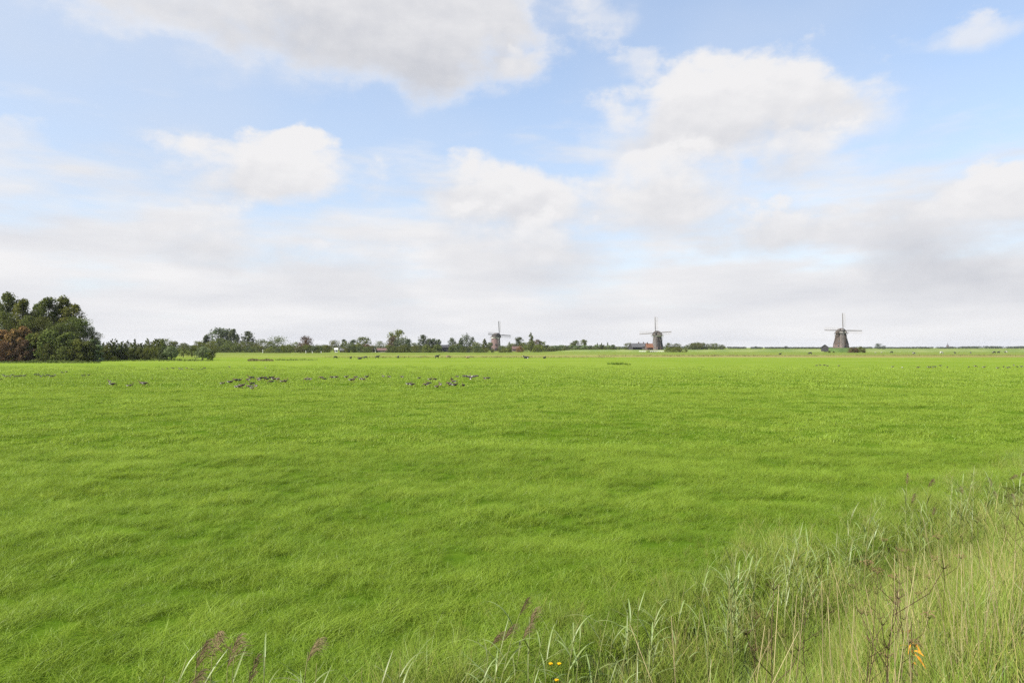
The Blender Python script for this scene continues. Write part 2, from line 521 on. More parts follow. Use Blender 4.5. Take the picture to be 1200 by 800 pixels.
def blades(name, n, radius, hmin, hmax, width, lean, mats, mix=None, seg=3, wind=(0.5, 0.15), spread=1.0):
    V, Fc, Mi = [], [], []
    for i in range(n):
        r = radius * math.sqrt(random.random()); a = random.random() * 6.283
        bx, by = r * math.cos(a), r * math.sin(a)
        h = random.uniform(hmin, hmax); wd = width * random.uniform(0.6, 1.25)
        ang = random.random() * 6.283
        lx, ly = math.cos(ang) * lean * spread + wind[0] * lean, math.sin(ang) * lean * spread + wind[1] * lean
        k = random.uniform(0.4, 1.25); lx *= k; ly *= k
        face = random.random() * 6.283; fx, fy = math.cos(face) * wd / 2, math.sin(face) * wd / 2
        base = len(V)
        for j in range(seg + 1):
            u = j / seg
            ww = (1 - u ** 1.8)
            cxx, cyy = bx + lx * h * u * u, by + ly * h * u * u
            cz = h * (u - 0.35 * min(1.0, math.hypot(lx, ly)) * u * u) - 0.02
            if j < seg:
                V += [(cxx - fx * ww, cyy - fy * ww, cz), (cxx + fx * ww, cyy + fy * ww, cz)]
            else:
                V += [(cxx - fx * 0.08, cyy - fy * 0.08, cz), (cxx + fx * 0.08, cyy + fy * 0.08, cz)]
        mi = 0 if mix is None else (0 if random.random() > mix else 1)
        for j in range(seg):
            o = base + 2 * j
            Fc.append((o, o + 1, o + 3, o + 2)); Mi.append(mi)
    me = np_mesh(name, np.array(V), np.array(Fc), 4, mats, Mi, True)
    o = bpy.data.objects.new(name, me)
    return o


def scatter(name, pts, coll, label=None):
    """pts: rows x, y, z, rx, ry, rz, scale, index, tint -> one object of instances"""
    A = np.asarray(pts, dtype=np.float32)
    me = bpy.data.meshes.new(name)
    me.vertices.add(len(A)); me.vertices.foreach_set('co', A[:, :3].ravel())
    for nm, ty, key, dat in (('rot', 'FLOAT_VECTOR', 'vector', A[:, 3:6].ravel()), ('scl', 'FLOAT', 'value', A[:, 6]),
                             ('tint', 'FLOAT', 'value', A[:, 8])):
        at = me.attributes.new(nm, ty, 'POINT'); at.data.foreach_set(key, np.ascontiguousarray(dat))
    at = me.attributes.new('pick', 'INT', 'POINT'); at.data.foreach_set('value', np.ascontiguousarray(A[:, 7].astype(np.int32)))
    o = link(name, me); tag(o, label, kind='stuff')
    ng = bpy.data.node_groups.new(name + '_scatter', 'GeometryNodeTree')
    ng.interface.new_socket('Geometry', in_out='INPUT', socket_type='NodeSocketGeometry')
    ng.interface.new_socket('Geometry', in_out='OUTPUT', socket_type='NodeSocketGeometry')
    gi = ng.nodes.new('NodeGroupInput'); go = ng.nodes.new('NodeGroupOutput')
    iop = ng.nodes.new('GeometryNodeInstanceOnPoints')
    ci = ng.nodes.new('GeometryNodeCollectionInfo'); ci.inputs['Collection'].default_value = coll
    ci.inputs['Separate Children'].default_value = True; ci.inputs['Reset Children'].default_value = True

    def attr(nm, ty):
        n = ng.nodes.new('GeometryNodeInputNamedAttribute'); n.data_type = ty; n.inputs['Name'].default_value = nm
        return n.outputs[0]
    ng.links.new(gi.outputs[0], iop.inputs['Points']); ng.links.new(ci.outputs[0], iop.inputs['Instance'])
    iop.inputs['Pick Instance'].default_value = True
    ng.links.new(attr('pick', 'INT'), iop.inputs['Instance Index'])
    ng.links.new(attr('rot', 'FLOAT_VECTOR'), iop.inputs['Rotation'])
    ng.links.new(attr('scl', 'FLOAT'), iop.inputs['Scale'])
    ng.links.new(iop.outputs[0], go.inputs[0])
    md = o.modifiers.new('scatter', 'NODES'); md.node_group = ng
    return o


def clump_set(name, specs):
    c = bpy.data.collections.new(name)
    for i, sp in enumerate(specs): c.objects.link(blades('%s_%02d' % (name, i), **sp))
    return c


near_c = clump_set('meadow_near', [dict(n=95, radius=0.21, hmin=0.08, hmax=0.25 + 0.03 * k, width=0.0062, lean=1.15, mats=[MEADOW], seg=4, wind=(0.45, 0.1)) for k in range(4)])
mid_c = clump_set('meadow_mid', [dict(n=120, radius=0.55, hmin=0.08, hmax=0.25, width=0.015, lean=1.1, mats=[MEADOW], seg=3, wind=(0.45, 0.1)) for k in range(4)])
far_c = clump_set('meadow_far', [dict(n=110, radius=1.3, hmin=0.08, hmax=0.22, width=0.045, lean=0.7, mats=[MEADOW], seg=2, wind=(0.5, 0.2)) for k in range(4)])


def wave(x, y):
    a = mnoise.noise((x * 0.42, y * 0.60, 11.0)); b = mnoise.noise((x * 1.25, y * 1.7, 4.0)); c = mnoise.noise((x * 0.10, y * 0.17, 8.0))
    return 0.5 + 0.38 * a + 0.42 * b + 0.26 * c + 0.34 * mnoise.noise((x * 3.3, y * 4.2, 1.0))


def meadow_points(d0, d1, dens, scale0, hw=0.86, lift=0.0, fade=None):
    out = []
    area = hw * (d1 * d1 - d0 * d0)
    for _ in range(int(area * dens)):
        d = math.sqrt(random.uniform(d0 * d0, d1 * d1))
        X_ = random.uniform(-hw, hw)
        x, y = X_ * d, d
        s = across(x, y)
        if s < 6.25: continue
        if fade and random.random() < (d - fade) / (d1 - fade): continue
        wv_ = wave(x, y)
        sc = scale0 * random.uniform(0.75, 1.2) * (0.55 + 0.78 * max(0.0, min(1.2, wv_)))
        if s < 7.4: sc *= 1.25
        wx = mnoise.noise((x * 0.3, y * 0.3, 21.0))
        out.append((x, y, ground_z(x, y) - 0.01, random.gauss(0, 0.10), 0.14 * wx + random.gauss(0, 0.10), wx * 1.6 + random.gauss(0, 0.8), sc,
                    random.randrange(4), max(0, min(1, 0.42 + lift * min(1.0, (d - 8) / 70) + 0.95 * (wv_ - 0.5) + random.gauss(0, 0.15)))))
    return out


scatter('meadow_grass', meadow_points(4.5, 27, 29.0, 1.0, 0.95, 0.4), near_c, 'long wind-combed green grass of the meadow close by')
scatter('meadow_grass', meadow_points(25, 66, 4.6, 1.0, 0.86, 0.4), mid_c, 'bright green meadow grass in the middle of the field')
scatter('meadow_grass', meadow_points(63, 150, 0.9, 0.9, 0.82, 0.4, 84), far_c, 'short green meadow grass where the flock feeds')

# tall mixed grass on the near bank
bank_c = clump_set('bank_grass', [
    dict(n=42, radius=0.16, hmin=0.40, hmax=0.85, width=0.009, lean=0.55, mats=[BANKG, BANKY], mix=0.10, seg=5, wind=(0.25, 0.05)),
    dict(n=42, radius=0.20, hmin=0.45, hmax=0.95, width=0.008, lean=0.50, mats=[BANKG, BANKY], mix=0.16, seg=5, wind=(0.25, 0.05)),
    dict(n=36, radius=0.16, hmin=0.45, hmax=1.00, width=0.006, lean=0.40, mats=[BANKG, BANKY], mix=0.34, seg=5, wind=(0.2, 0.05)),
    dict(n=46, radius=0.14, hmin=0.35, hmax=0.75, width=0.013, lean=0.60, mats=[BANKG, BANKY], mix=0.04, seg=5, wind=(0.2, 0.05)),
])
bp_ = []
for _ in range(13500):
    t = random.uniform(-7, 62); s = random.uniform(0.2, 6.7)
    x, y = st(s, t)
    if y < 0.6 or math.hypot(x, y) < 2.0: continue
    if t > 25 and random.random() < 0.5: continue
    z = ground_z(x, y)
    X_ = x / y
    q = mnoise.noise((x * 0.5, y * 0.5, 2.0))
    dry = min(1, max(0, (X_ - 0.25) / 0.5))
    pick = random.choices([0, 1, 2, 3], [1.2, 0.8 + dry, 0.3 + 1.3 * dry, 1.1 - 0.7 * dry])[0]
    sc = random.uniform(0.45, 1.0) * (0.80 + 0.45 * q)
    if 4.4 < s < 6.0: sc *= 1.35
    if s > 5.9: sc *= random.choice((0.6, 0.8, 1.1)); pick = random.choice((0, 3, 3))
    bp_.append((x, y, max(z, -0.45) - 0.02, random.gauss(0, 0.10), random.gauss(0.05, 0.10), random.random() * 6.28, sc, pick, max(0, min(1, 0.5 + 0.6 * q + random.gauss(0, 0.2)))))
for _ in range(3300):
    t = random.uniform(-9, 55); s = 6.2 + abs(random.gauss(0, 1.0)); x, y = st(s, t)
    if y < 3: continue
    q = mnoise.noise((x * 0.5, y * 0.5, 2.0))
    bp_.append((x, y, ground_z(x, y) - 0.03, random.gauss(0, 0.12), random.gauss(0.05, 0.12), random.random() * 6.28, random.uniform(0.35, 0.75) * (1 + 0.5 * q) * max(0.45, 1.1 - (s - 6.2) * 0.2), random.choice((0, 0, 3, 3, 1)), max(0, min(1, 0.5 + 0.6 * q + random.gauss(0, 0.2)))))
scatter('bank_grass', bp_, bank_c, 'tall green and straw coloured grass on the ditch bank')

# ------------------------------------------------------------------ reeds
REEDM = leafy('reed_leaf', (0.125, 0.175, 0.040), (0.25, 0.30, 0.115), 0.3, 2.0, rnd=0.35, hue=0.03, gloss=0.03)
STEMM = leafy('reed_stem', (0.14, 0.16, 0.05), (0.26, 0.26, 0.11), 0.1, 2.0, rnd=0.3)
PLUMEM = leafy('reed_plume', (0.150, 0.112, 0.060), (0.320, 0.250, 0.145), 0.45, 4.0, rnd=0.4)
PLUMEP = leafy('reed_plume_pale', (0.13, 0.10, 0.06), (0.27, 0.22, 0.14), 0.25, 4.0, rnd=0.4)
STRAW = leafy('dry_straw', (0.22, 0.18, 0.09), (0.40, 0.34, 0.19), 0.1, 2.0, rnd=0.35)
BROWN = leafy('dead_stalk', (0.050, 0.034, 0.022), (0.110, 0.072, 0.048), 0.1, 2.0, rnd=0.4)
UMBEL = leafy('dead_umbel', (0.11, 0.085, 0.035), (0.22, 0.17, 0.08), 0.2, 4.0, rnd=0.4)


def leaf_mesh(L, w, droop, n=7):
    V, Fc = [], []
    for j in range(n + 1):
        u = j / n
        ww = w * (math.sin(math.pi * min(1, 0.10 + 0.9 * u)) ** 0.7) * (1 - 0.35 * u) if j < n else 0.0006
        x_ = L * u * (1 - 0.18 * droop * u); z_ = L * (0.62 * u - droop * 0.62 * u * u)
        V += [(x_, -ww / 2, z_ + ww * 0.12), (x_, 0, z_ - ww * 0.1), (x_, ww / 2, z_ + ww * 0.12)]
    for j in range(n):
        o = 3 * j
        Fc += [(o, o + 1, o + 4, o + 3), (o + 1, o + 2, o + 5, o + 4)]
    return np_mesh('reed_leaf', np.array(V), np.array(Fc), 4, REEDM, None, True)


LEAVES = [leaf_mesh(random.uniform(0.38, 0.62), random.uniform(0.017, 0.027), random.uniform(0.2, 1.0)) for _ in range(6)]


def plume_mesh(mat, L=0.27, n=95):
    V, Fc = [], []
    for i in range(n):
        u = random.random() ** 0.8
        z0 = L * u * 0.8; a = random.gauss(0.2, 1.1)
        ln = (0.10 * (1 - u) + 0.03) * random.uniform(0.5, 1.25)
        ox, oy = math.cos(a) * ln * 0.62, math.sin(a) * ln * 0.5
        p0 = np.array((0.05 * u * u, 0, z0)); p1 = p0 + np.array((ox + 0.02, oy, ln * 0.75)); p2 = p1 + np.array((ox * 0.8 + 0.02, oy * 0.6, -0.01))
        wd = 0.0015
        pr = np.array((-math.sin(a), math.cos(a), 0.3)) * wd
        b = len(V)
        V += [p0 - pr, p0 + pr, p1 - pr * 1.5, p1 + pr * 1.5, p2 - pr * 0.5, p2 + pr * 0.5]
        Fc += [(b, b + 1, b + 3, b + 2), (b + 2, b + 3, b + 5, b + 4)]
    return np_mesh('plume', np.array(V), np.array(Fc), 4, mat)


PLUMES = [plume_mesh(PLUMEM), plume_mesh(PLUMEM, 0.24, 70), plume_mesh(PLUMEP, 0.25, 80)]


def stem_mesh(h, bend, mat, r=0.0045):
    b = MB()
    b.tube([(bend * h * u * u, 0, h * u) for u in (0, 0.2, 0.4, 0.6, 0.8, 0.93, 1.0)], [r, r, r * 0.9, r * 0.8, r * 0.65, r * 0.5, r * 0.35], 5)
    return b.mesh('stem', mat, True)


STEMS = [(bend, stem_mesh(1.0, bend, STEMM, 0.0036)) for bend in (0.03, 0.07, 0.12, 0.17)]


def reed(px, py, s, plume, label, group, lean_az=0.3):
    X_ = px_dir(px)
    d = s / (SN.y + SN.x * X_)
    # the tip shows at (px, py); the root stands in the ditch at distance s across
    x, y = X_ * d, d
    zt = z_of(py, d); zr = max(ground_z(x, y), -0.5) - 0.03
    h = zt - zr - (0.24 if plume is not None else 0.0)
    if h < 0.5: return None
    bend, sm = random.choice(STEMS)
    rz = random.gauss(lean_az, 0.5)
    root = link('reed', None, loc=(x - bend * h * math.cos(rz), y - bend * h * math.sin(rz), zr), rz=rz)
    tag(root, label, 'reed', group)
    root.empty_display_size = 0.1
    o = link('stem', sm, root); o.scale = (h, h, h)
    n = int(5 + h * 2.4); phase = random.random() * 6.28
    for k in range(n):
        u = 0.22 + 0.74 * (k + random.random() * 0.4) / n
        lf = link('leaf', random.choice(LEAVES), root, (bend * h * u * u, 0, h * u), (0 if k % 2 else math.pi) * 0.75 + random.gauss(0.3, 0.45) + phase * 0.15)
        lf.scale = [random.uniform(0.7, 1.05) * (1.0 - 0.35 * abs(u - 0.55))] * 3
        lf.rotation_euler.y = random.uniform(-0.65, 0.1)
    if plume is not None:
        p = link('plume', PLUMES[plume], root, (bend * h, 0, h - 0.02), random.gauss(0, 0.6))
        p.rotation_euler.y = 0.1 + 2 * bend; p.scale = [random.uniform(0.85, 1.15)] * 3
    return root


for px, py in ((231, 741), (250, 728), (268, 742), (292, 764), (214, 778)):
    reed(px, py, random.uniform(5.3, 5.8), 0, 'reed with drooping purple-brown plume in the clump standing apart from the other reeds', 'plumed reeds of the lone ditch clump', 0.5)
reed(361, 738, 5.6, 1, 'single thin reed with a narrow brown plume between two leafy reed clumps', None, 0.2)
for px, py in ((575, 728), (590, 722), (609, 690), (621, 708), (612, 722)):
    reed(px, py, random.uniform(5.4, 5.9), 1 if px != 609 else 0, 'plumed reed growing beside the yellow flowers on the ditch edge', 'plumed reeds beside the yellow flowers')
for px, py in ((1062, 552), (1067, 575), (1087, 556), (1092, 590)):
    reed(px, py, 5.6, 0, 'tall reed with dark upright plume in front of the open meadow', 'dark plumed reeds at the meadow edge')
for px, py in ((1128, 566), (1161, 558), (1168, 574), (1182, 550), (1196, 546), (1210, 550), (1188, 575), (1230, 545), (1250, 540)):
    reed(px, py, random.uniform(5.2, 5.8), random.choice((1, 2)), 'reed with tousled brown plume in the dense reeds along the ditch', 'tousled reeds of the dense stand')
for px, py in ((220, 770), (240, 775), (275, 770), (312, 768), (362, 762), (372, 775), (425, 778), (470, 768), (300, 782), (195, 790), (340, 790), (452, 785)):
    reed(px, py, random.uniform(5.2, 5.8), None, 'short leafy green reed without plume rising from the ditch beside plumed reeds', 'short leafy reeds')
for k in range(95):
    px = random.uniform(540, 1250) if k % 3 else random.uniform(850, 1250)
    ref = 792 - (px - 540) * 0.315                       # the reeds' tops follow the ditch
    py = ref - random.uniform(-10, 34) - (20 if px > 820 else 0)
    reed(px, py, random.uniform(4.9, 6.0), None, 'leafy green reed of the ditch belt ' + ('beside the yellow flowers' if px < 680 else 'at the dark gap in the ditch grass' if px < 820 else 'among the overtopping pale reeds' if px < 1000 else 'among the plumed reeds'),
         'ditch belt reeds ' + ('by the yellow flowers' if px < 680 else 'by the dark gap' if px < 820 else 'among pale reeds' if px < 1000 else 'among plumed reeds'))
for px, py in ((875, 645), (937, 628), (830, 655), (868, 700), (1010, 640), (985, 660)):
    reed(px, py, random.uniform(5.3, 5.8), None, 'pale leafy reed whose tip overtops the green ditch belt', 'pale leafy reeds overtopping the belt')


# ------------------------------------------------------------------ dry straw stems and dead weeds on the bank
def dry_stem_mesh(h, bend, leafs):
    b = MB()
    b.tube([(bend * h * u * u, 0.02 * math.sin(5 * u), h * u) for u in (0, 0.25, 0.5, 0.75, 1.0)], [0.0017, 0.0017, 0.0016, 0.0013, 0.0008], 5)
    for k in range(leafs):
        u = random.uniform(0.2, 0.85); a = random.random() * 6.28; L = random.uniform(0.06, 0.16)
        p = Vector((bend * h * u * u, 0.02 * math.sin(5 * u), h * u)); dr = Vector((math.cos(a), math.sin(a), random.uniform(-1.2, 0.3)))
        sd_ = Vector((-math.sin(a), math.cos(a), 0)) * 0.0022
        q = p + dr * L * 0.5 + Vector((0, 0, 0.03)); r = p + dr * L
        b.quad(p - sd_, p + sd_, q + sd_ * 1.2, q - sd_ * 1.2); b.quad(q - sd_ * 1.2, q + sd_ * 1.2, r + sd_ * 0.2, r - sd_ * 0.2)
    return b.mesh('dry_stem', STRAW, True)


DRY = [dry_stem_mesh(1.0, bd, lf) for bd, lf in ((0.02, 0), (0.06, 1), (0.12, 1), (0.20, 1), (0.03, 0), (0.28, 0))]


def bank_thing(px, py, s, meshes, name, label, cat, group, hmax=2.3, hmin=0.35):
    X_ = px_dir(px); d = s / (SN.y + SN.x * X_)
    x, y = X_ * d, d
    zr = ground_z(x, y) - 0.03; h = z_of(py, d) - zr
    h = max(hmin, min(hmax, h))
    o = link(name, random.choice(meshes), loc=(x, y, zr), rz=random.random() * 6.28)
    o.scale = (h, h, h) if cat != 'flower' else (1, 1, 1)
    o.rotation_euler.x = random.gauss(0, 0.05); o.rotation_euler.y = random.gauss(0, 0.06)
    return tag(o, label, cat, group)


for k in range(190):
    px = 1230 - abs(random.gauss(0, 150)) if k % 4 else random.uniform(800, 1190)
    py = 605 + max(0, 1200 - px) * 0.26 + abs(random.gauss(0, 60))
    bank_thing(px, py, random.uniform(1.25, 2.7) if k % 3 else random.uniform(2.5, 4.6), DRY, 'dry_stem',
               'dry straw-coloured stem standing in the tall bank grass ' + ('around the orange dock plant' if 1000 < px <= 1100 else 'around the bundle of pale stems' if px > 1100 else 'below the overtopping pale reeds'), 'stem',
               'dry stems around the dock' if 1000 < px <= 1100 else 'dry stems around the pale bundle' if px > 1100 else 'dry stems below the pale reeds', 1.7)
for px, py in ((1108, 603), (1119, 640), (1127, 655), (1145, 610), (1133, 640), (1152, 655)):
    bank_thing(px, py, random.uniform(1.6, 2.0), DRY[:2] + [DRY[4]], 'dry_stem', 'tall pale straight dead reed stem in the bundle rising above the bank grass', 'stem', 'bundle of tall pale dead stems')


def weed_mesh(nb, umb):
    b = MB(); ends = []
    pts = [Vector((0.02 * math.sin(7 * u), 0.03 * u * u, u)) for u in (0, 0.3, 0.6, 0.85, 1.0)]
    b.tube(pts, [0.0030, 0.0027, 0.0023, 0.0018, 0.0012], 5); ends.append(pts[-1])
    for k in range(nb):
        u = random.uniform(0.4, 0.85); a = random.random() * 6.28; L = random.uniform(0.14, 0.32)
        p = Vector((0.02 * math.sin(7 * u), 0.03 * u * u, u))
        q = p + Vector((math.cos(a) * L * 0.55, math.sin(a) * L * 0.55, L * 0.55)); r = p + Vector((math.cos(a) * L * 0.75, math.sin(a) * L * 0.75, L * 1.05))
        b.tube([p, q, r], [0.0021, 0.0017, 0.0012], 4); ends.append(r)
    for e in ends:
        for j in range(umb):
            a = 6.28 * j / umb; f = e + Vector((math.cos(a) * 0.03, math.sin(a) * 0.03, 0.03 + random.uniform(-0.01, 0.01)))
            b.tube([e, f], [0.0012, 0.001], 3)
            for q in range(3):
                g = f + Vector((random.gauss(0, 0.008), random.gauss(0, 0.008), random.gauss(0, 0.006)))
                w_ = 0.0055
                b.quad(g + Vector((-w_, 0, 0)), g + Vector((0, -w_, 0.003)), g + Vector((w_, 0, 0)), g + Vector((0, w_, -0.003)), 1)
    return b.mesh('weed', [BROWN, UMBEL], True)


WEEDS = [weed_mesh(3, 6), weed_mesh(5, 7), weed_mesh(2, 8), weed_mesh(4, 5)]
for px, py in ((1037, 680), (1050, 700), (1012, 705), (1075, 662), (1030, 690), (1108, 640), (1140, 690), (1165, 640), (1186, 605), (1195, 660), (1090, 705), (945, 715), (910, 705),
               (1060, 690), (1120, 720), (1172, 700), (1005, 735), (880, 735), (1150, 620), (1198, 590)):
    bank_thing(px, py - 12, random.uniform(1.6, 3.0), WEEDS, 'weed', 'dead dark-brown branching weed with small seed heads on the bank', 'weed', 'dead weeds on the ditch bank', 1.5)

PET = leafy('yellow_petal', (0.55, 0.28, 0.01), (0.66, 0.38, 0.015), 0.3, 5.0, rnd=0.1)
FST = leafy('flower_stem', (0.06, 0.10, 0.02), (0.10, 0.15, 0.03), 0.2, 5.0)
def flower_mesh(h):
    b = MB(); b.tube([(0, 0, 0), (0.01, 0, h * 0.5), (0, 0.01, h)], [0.004, 0.0035, 0.0025], 5, 0)
    for k in range(13):
        a = 6.28 * k / 13; c, s_ = math.cos(a), math.sin(a); p = Vector((0, 0.01, h))
        t_ = Vector((-s_, c, 0)) * 0.006
        o1 = Vector((c, s_, 0.25)) * 0.010; o2 = Vector((c, s_, 0.45)) * 0.020
        b.quad(p + o1 - t_, p + o1 + t_, p + o2 + t_ * 0.8, p + o2 - t_ * 0.8, 1)
    b.tube([(0, 0.01, h - 0.004), (0, 0.01, h + 0.006), (0, 0.01, h + 0.010)], [0.012, 0.012, 0.004], 8, 1)
    for k in range(5):
        u = 0.25 + 0.12 * k; a = 2.4 * k; p = Vector((0, 0, h * u)); r = p + Vector((math.cos(a), math.sin(a), 0.4)) * 0.12; sd_ = Vector((-math.sin(a), math.cos(a), 0)) * 0.012
        b.quad(p, p * 0.5 + r * 0.5 + sd_, r, p * 0.5 + r * 0.5 - sd_, 0)
    return b
for px, py in ((645, 777), (655, 777), (652, 796)):
    X_ = px_dir(px); s_ = 4.7; d = s_ / (SN.y + SN.x * X_); x, y = X_ * d, d
    zr = ground_z(x, y) - 0.02; h = z_of(py, d) - zr
    o = link('yellow_flower', flower_mesh(h).mesh('yellow_flower', [FST, PET], True), loc=(x, y, zr))
    tag(o, 'bright yellow daisy-like flower on a green stem at the ditch edge', 'flower', 'yellow flowers at the ditch edge')
ORANGE = leafy('orange_leaf', (0.55, 0.20, 0.02), (0.62, 0.30, 0.04), 0.35, 5.0)
b = MB()
for k in range(16):
    z0 = random.uniform(0.22, 0.66); a = random.random() * 6.28; L = random.uniform(0.05, 0.13); dr = random.uniform(-0.09, 0.05)
    p = Vector((0, 0, z0)); r = p + Vector((math.cos(a) * L, math.sin(a) * L, dr)); sd_ = Vector((-math.sin(a), math.cos(a), 0.5)) * random.uniform(0.004, 0.010); m_ = (p + r) / 2 + Vector((0, 0, 0.018))
    b.quad(p, m_ + sd_, r, m_ - sd_, 1 if k % 3 else 0)
b.tube([(0, 0, 0), (0.01, 0, 0.35), (0, 0, 0.68)], [0.005, 0.004, 0.002], 5, 0)
X_ = px_dir(1066); d = 1.9 / (SN.y + SN.x * X_)
o = link('orange_dock', b.mesh('orange_dock', [BROWN, ORANGE], True), loc=(X_ * d, d, z_of(790, d) - 0.35))
o.location.z = ground_z(X_ * d, d) - 0.02
tag(o, 'withered dock plant with bright orange leaves among dry bank stems', 'plant')

# dark rush tussocks and molehill-like tufts in the meadow
rush_c = [blades('tussock', 90, 0.5, 0.3, 0.62, 0.03, 0.7, [DARKG], None, 3, (0.2, 0.1)).data, blades('tussock', 70, 0.5, 0.12, 0.30, 0.03, 0.9, [DARKG], None, 3, (0.2, 0.1)).data]
for (px, py, sc, k, lab) in ((333, 477, 0.55, 1, 'low dark grass tuft in the open meadow in front of the feeding geese'),
                             (716, 427, 1.5, 0, None), (723, 427.3, 1.7, 0, None), (730, 427, 1.4, 0, None), (736, 427.5, 1.0, 0, None),
                             (845, 441.5, 1.0, 1, 'isolated dark tuft in the meadow between rush clump and right-hand mill'),
                             (762, 453, 0.6, 1, 'tiny dark tuft in the smooth meadow below the mill with orange annex'), (1088, 492, 0.7, 1, 'low tuft in the meadow beyond the dark plumed reeds'),
                             (1057, 465, 1.0, 1, 'faint wide tuft in the meadow below the right-hand row of birds')):
    x, y = on_ground(px, py)
    o = link('rush_tussock', rush_c[k], loc=(x, y, ground_z(x, y)), rz=random.random() * 6)
    o.scale = (sc * 1.2, sc * 1.2, sc)
    tag(o, lab or 'dark green rush tussock in the clump standing in the light meadow', 'tussock', None if lab else 'rush clump in the meadow')


# ------------------------------------------------------------------ trees
def tree_meshes(kind, leafmat, nleaf, leaf, seed, aspect):
    """unit-height tree: trunk + limbs, crown of many leaf faces gathered in clumps. aspect = width / height"""
    rg = random.Random(seed); nr = np.random.default_rng(seed)
    tb = MB(); W = aspect / 2
    lo = {'round': 0.16, 'poplar': 0.12, 'column': 0.05, 'shrub': 0.0, 'pollard': 0.22, 'cone': 0.06, 'spire': 0.03}[kind]
    tr = 0.018 if kind not in ('pollard',) else 0.05
    top = 0.86 if kind != 'pollard' else 0.36
    tb.tube([(0, 0, -0.01), (0.004, 0, 0.02), (0.01 * rg.uniform(-1, 1), 0, 0.3 * top), (0.015 * rg.uniform(-1, 1), 0.01, 0.65 * top), (0, 0, top)],
            [tr * 1.5, tr * 1.1, tr * 0.9, tr * 0.55, tr * 0.2], 7)

    def env(u):      # half width of the crown at height u (0..1 from crown base to top)
        if kind == 'round': return W * math.sqrt(max(0, 1 - ((u - 0.48) / 0.53) ** 2)) ** 0.8
        if kind == 'shrub': return W * max(0, 1 - max(0, (u - 0.35) / 0.66) ** 2.2) ** 0.6
        if kind == 'pollard': return W * math.sqrt(max(0, 1 - ((u - 0.46) / 0.55) ** 2)) ** 0.7
        if kind == 'poplar': return W * (min(1, 0.55 + 1.4 * u) * (1 - max(0, (u - 0.5) / 0.5) ** 2.4 * 0.85))
        if kind == 'column': return W * min(1, 0.5 + 2.4 * u) * (1 - max(0, (u - 0.35) / 0.65) ** 1.9)
        if kind == 'cone': return W * (1 - u) ** 0.8 * min(1, 0.7 + 2 * u)
        if kind == 'spire': return W * min(1, 0.75 + u) * (1 - u) ** 0.55
    clumps = []
    ncl = {'round': 46, 'shrub': 34, 'pollard': 30, 'poplar': 54, 'column': 40, 'cone': 40, 'spire': 30}[kind]
    for k in range(ncl):
        u = (k + rg.random()) / ncl
        a = rg.random() * 6.283; e = env(u); rr = e * (rg.random() ** 0.45) * (0.96 if kind in ('column', 'spire', 'cone') else rg.uniform(0.8, 1.10))
        z = lo + (1 - lo) * u
        cr = 0.44 * W * rg.uniform(0.6, 1.2) if kind not in ('column', 'spire', 'cone') else 0.6 * max(0.12 * W, e) * rg.uniform(0.6, 1.1)
        c = Vector((rr * math.cos(a), rr * math.sin(a), min(z, 0.97 - cr * 0.3)))
        clumps.append((c, cr))
        if k % 3 == 0 and kind not in ('shrub',):
            zb = max(0.06, min(top * 0.95, z - rr * 0.9)); p0 = Vector((0, 0, zb))
            tb.tube([p0, p0.lerp(c, 0.5) + Vector((0, 0, 0.01)), c], [tr * 0.45, tr * 0.28, tr * 0.1], 4)
    per = max(6, nleaf // ncl)
    P_, N_, S_ = [], [], []
    for c, cr in clumps:
        d = nr.normal(size=(per, 3)); d /= np.linalg.norm(d, axis=1)[:, None]
        rad = cr * (nr.random(per) ** 0.38)[:, None]
        vert = 1.0 if kind not in ('poplar', 'column', 'spire') else 1.5
        P_.append(np.array(c) + d * rad * np.array((1, 1, 0.8 * vert))); N_.append(d + nr.normal(size=(per, 3)) * 0.55)
        S_.append(leaf * nr.uniform(0.55, 1.3, per))
    P_ = np.concatenate(P_); N_ = np.concatenate(N_); S_ = np.concatenate(S_)
    P_[:, 2] = np.maximum(P_[:, 2], 0.015)
    N_ /= np.linalg.norm(N_, axis=1)[:, None]
    rv = nr.normal(size=P_.shape); A_ = np.cross(N_, rv); A_ /= np.linalg.norm(A_, axis=1)[:, None]; B_ = np.cross(N_, A_)
    s1 = S_[:, None]
    V = np.stack([P_ - A_ * s1, P_ - B_ * s1 * 0.6 + N_ * s1 * 0.12, P_ + A_ * s1, P_ + B_ * s1 * 0.6 + N_ * s1 * 0.12], axis=1).reshape(-1, 3)
    Fc = np.arange(len(V)).reshape(-1, 4)
    return tb.mesh('trunk', BARK, True), np_mesh('crown', V, Fc, 4, leafmat)


TREE_CACHE = {}


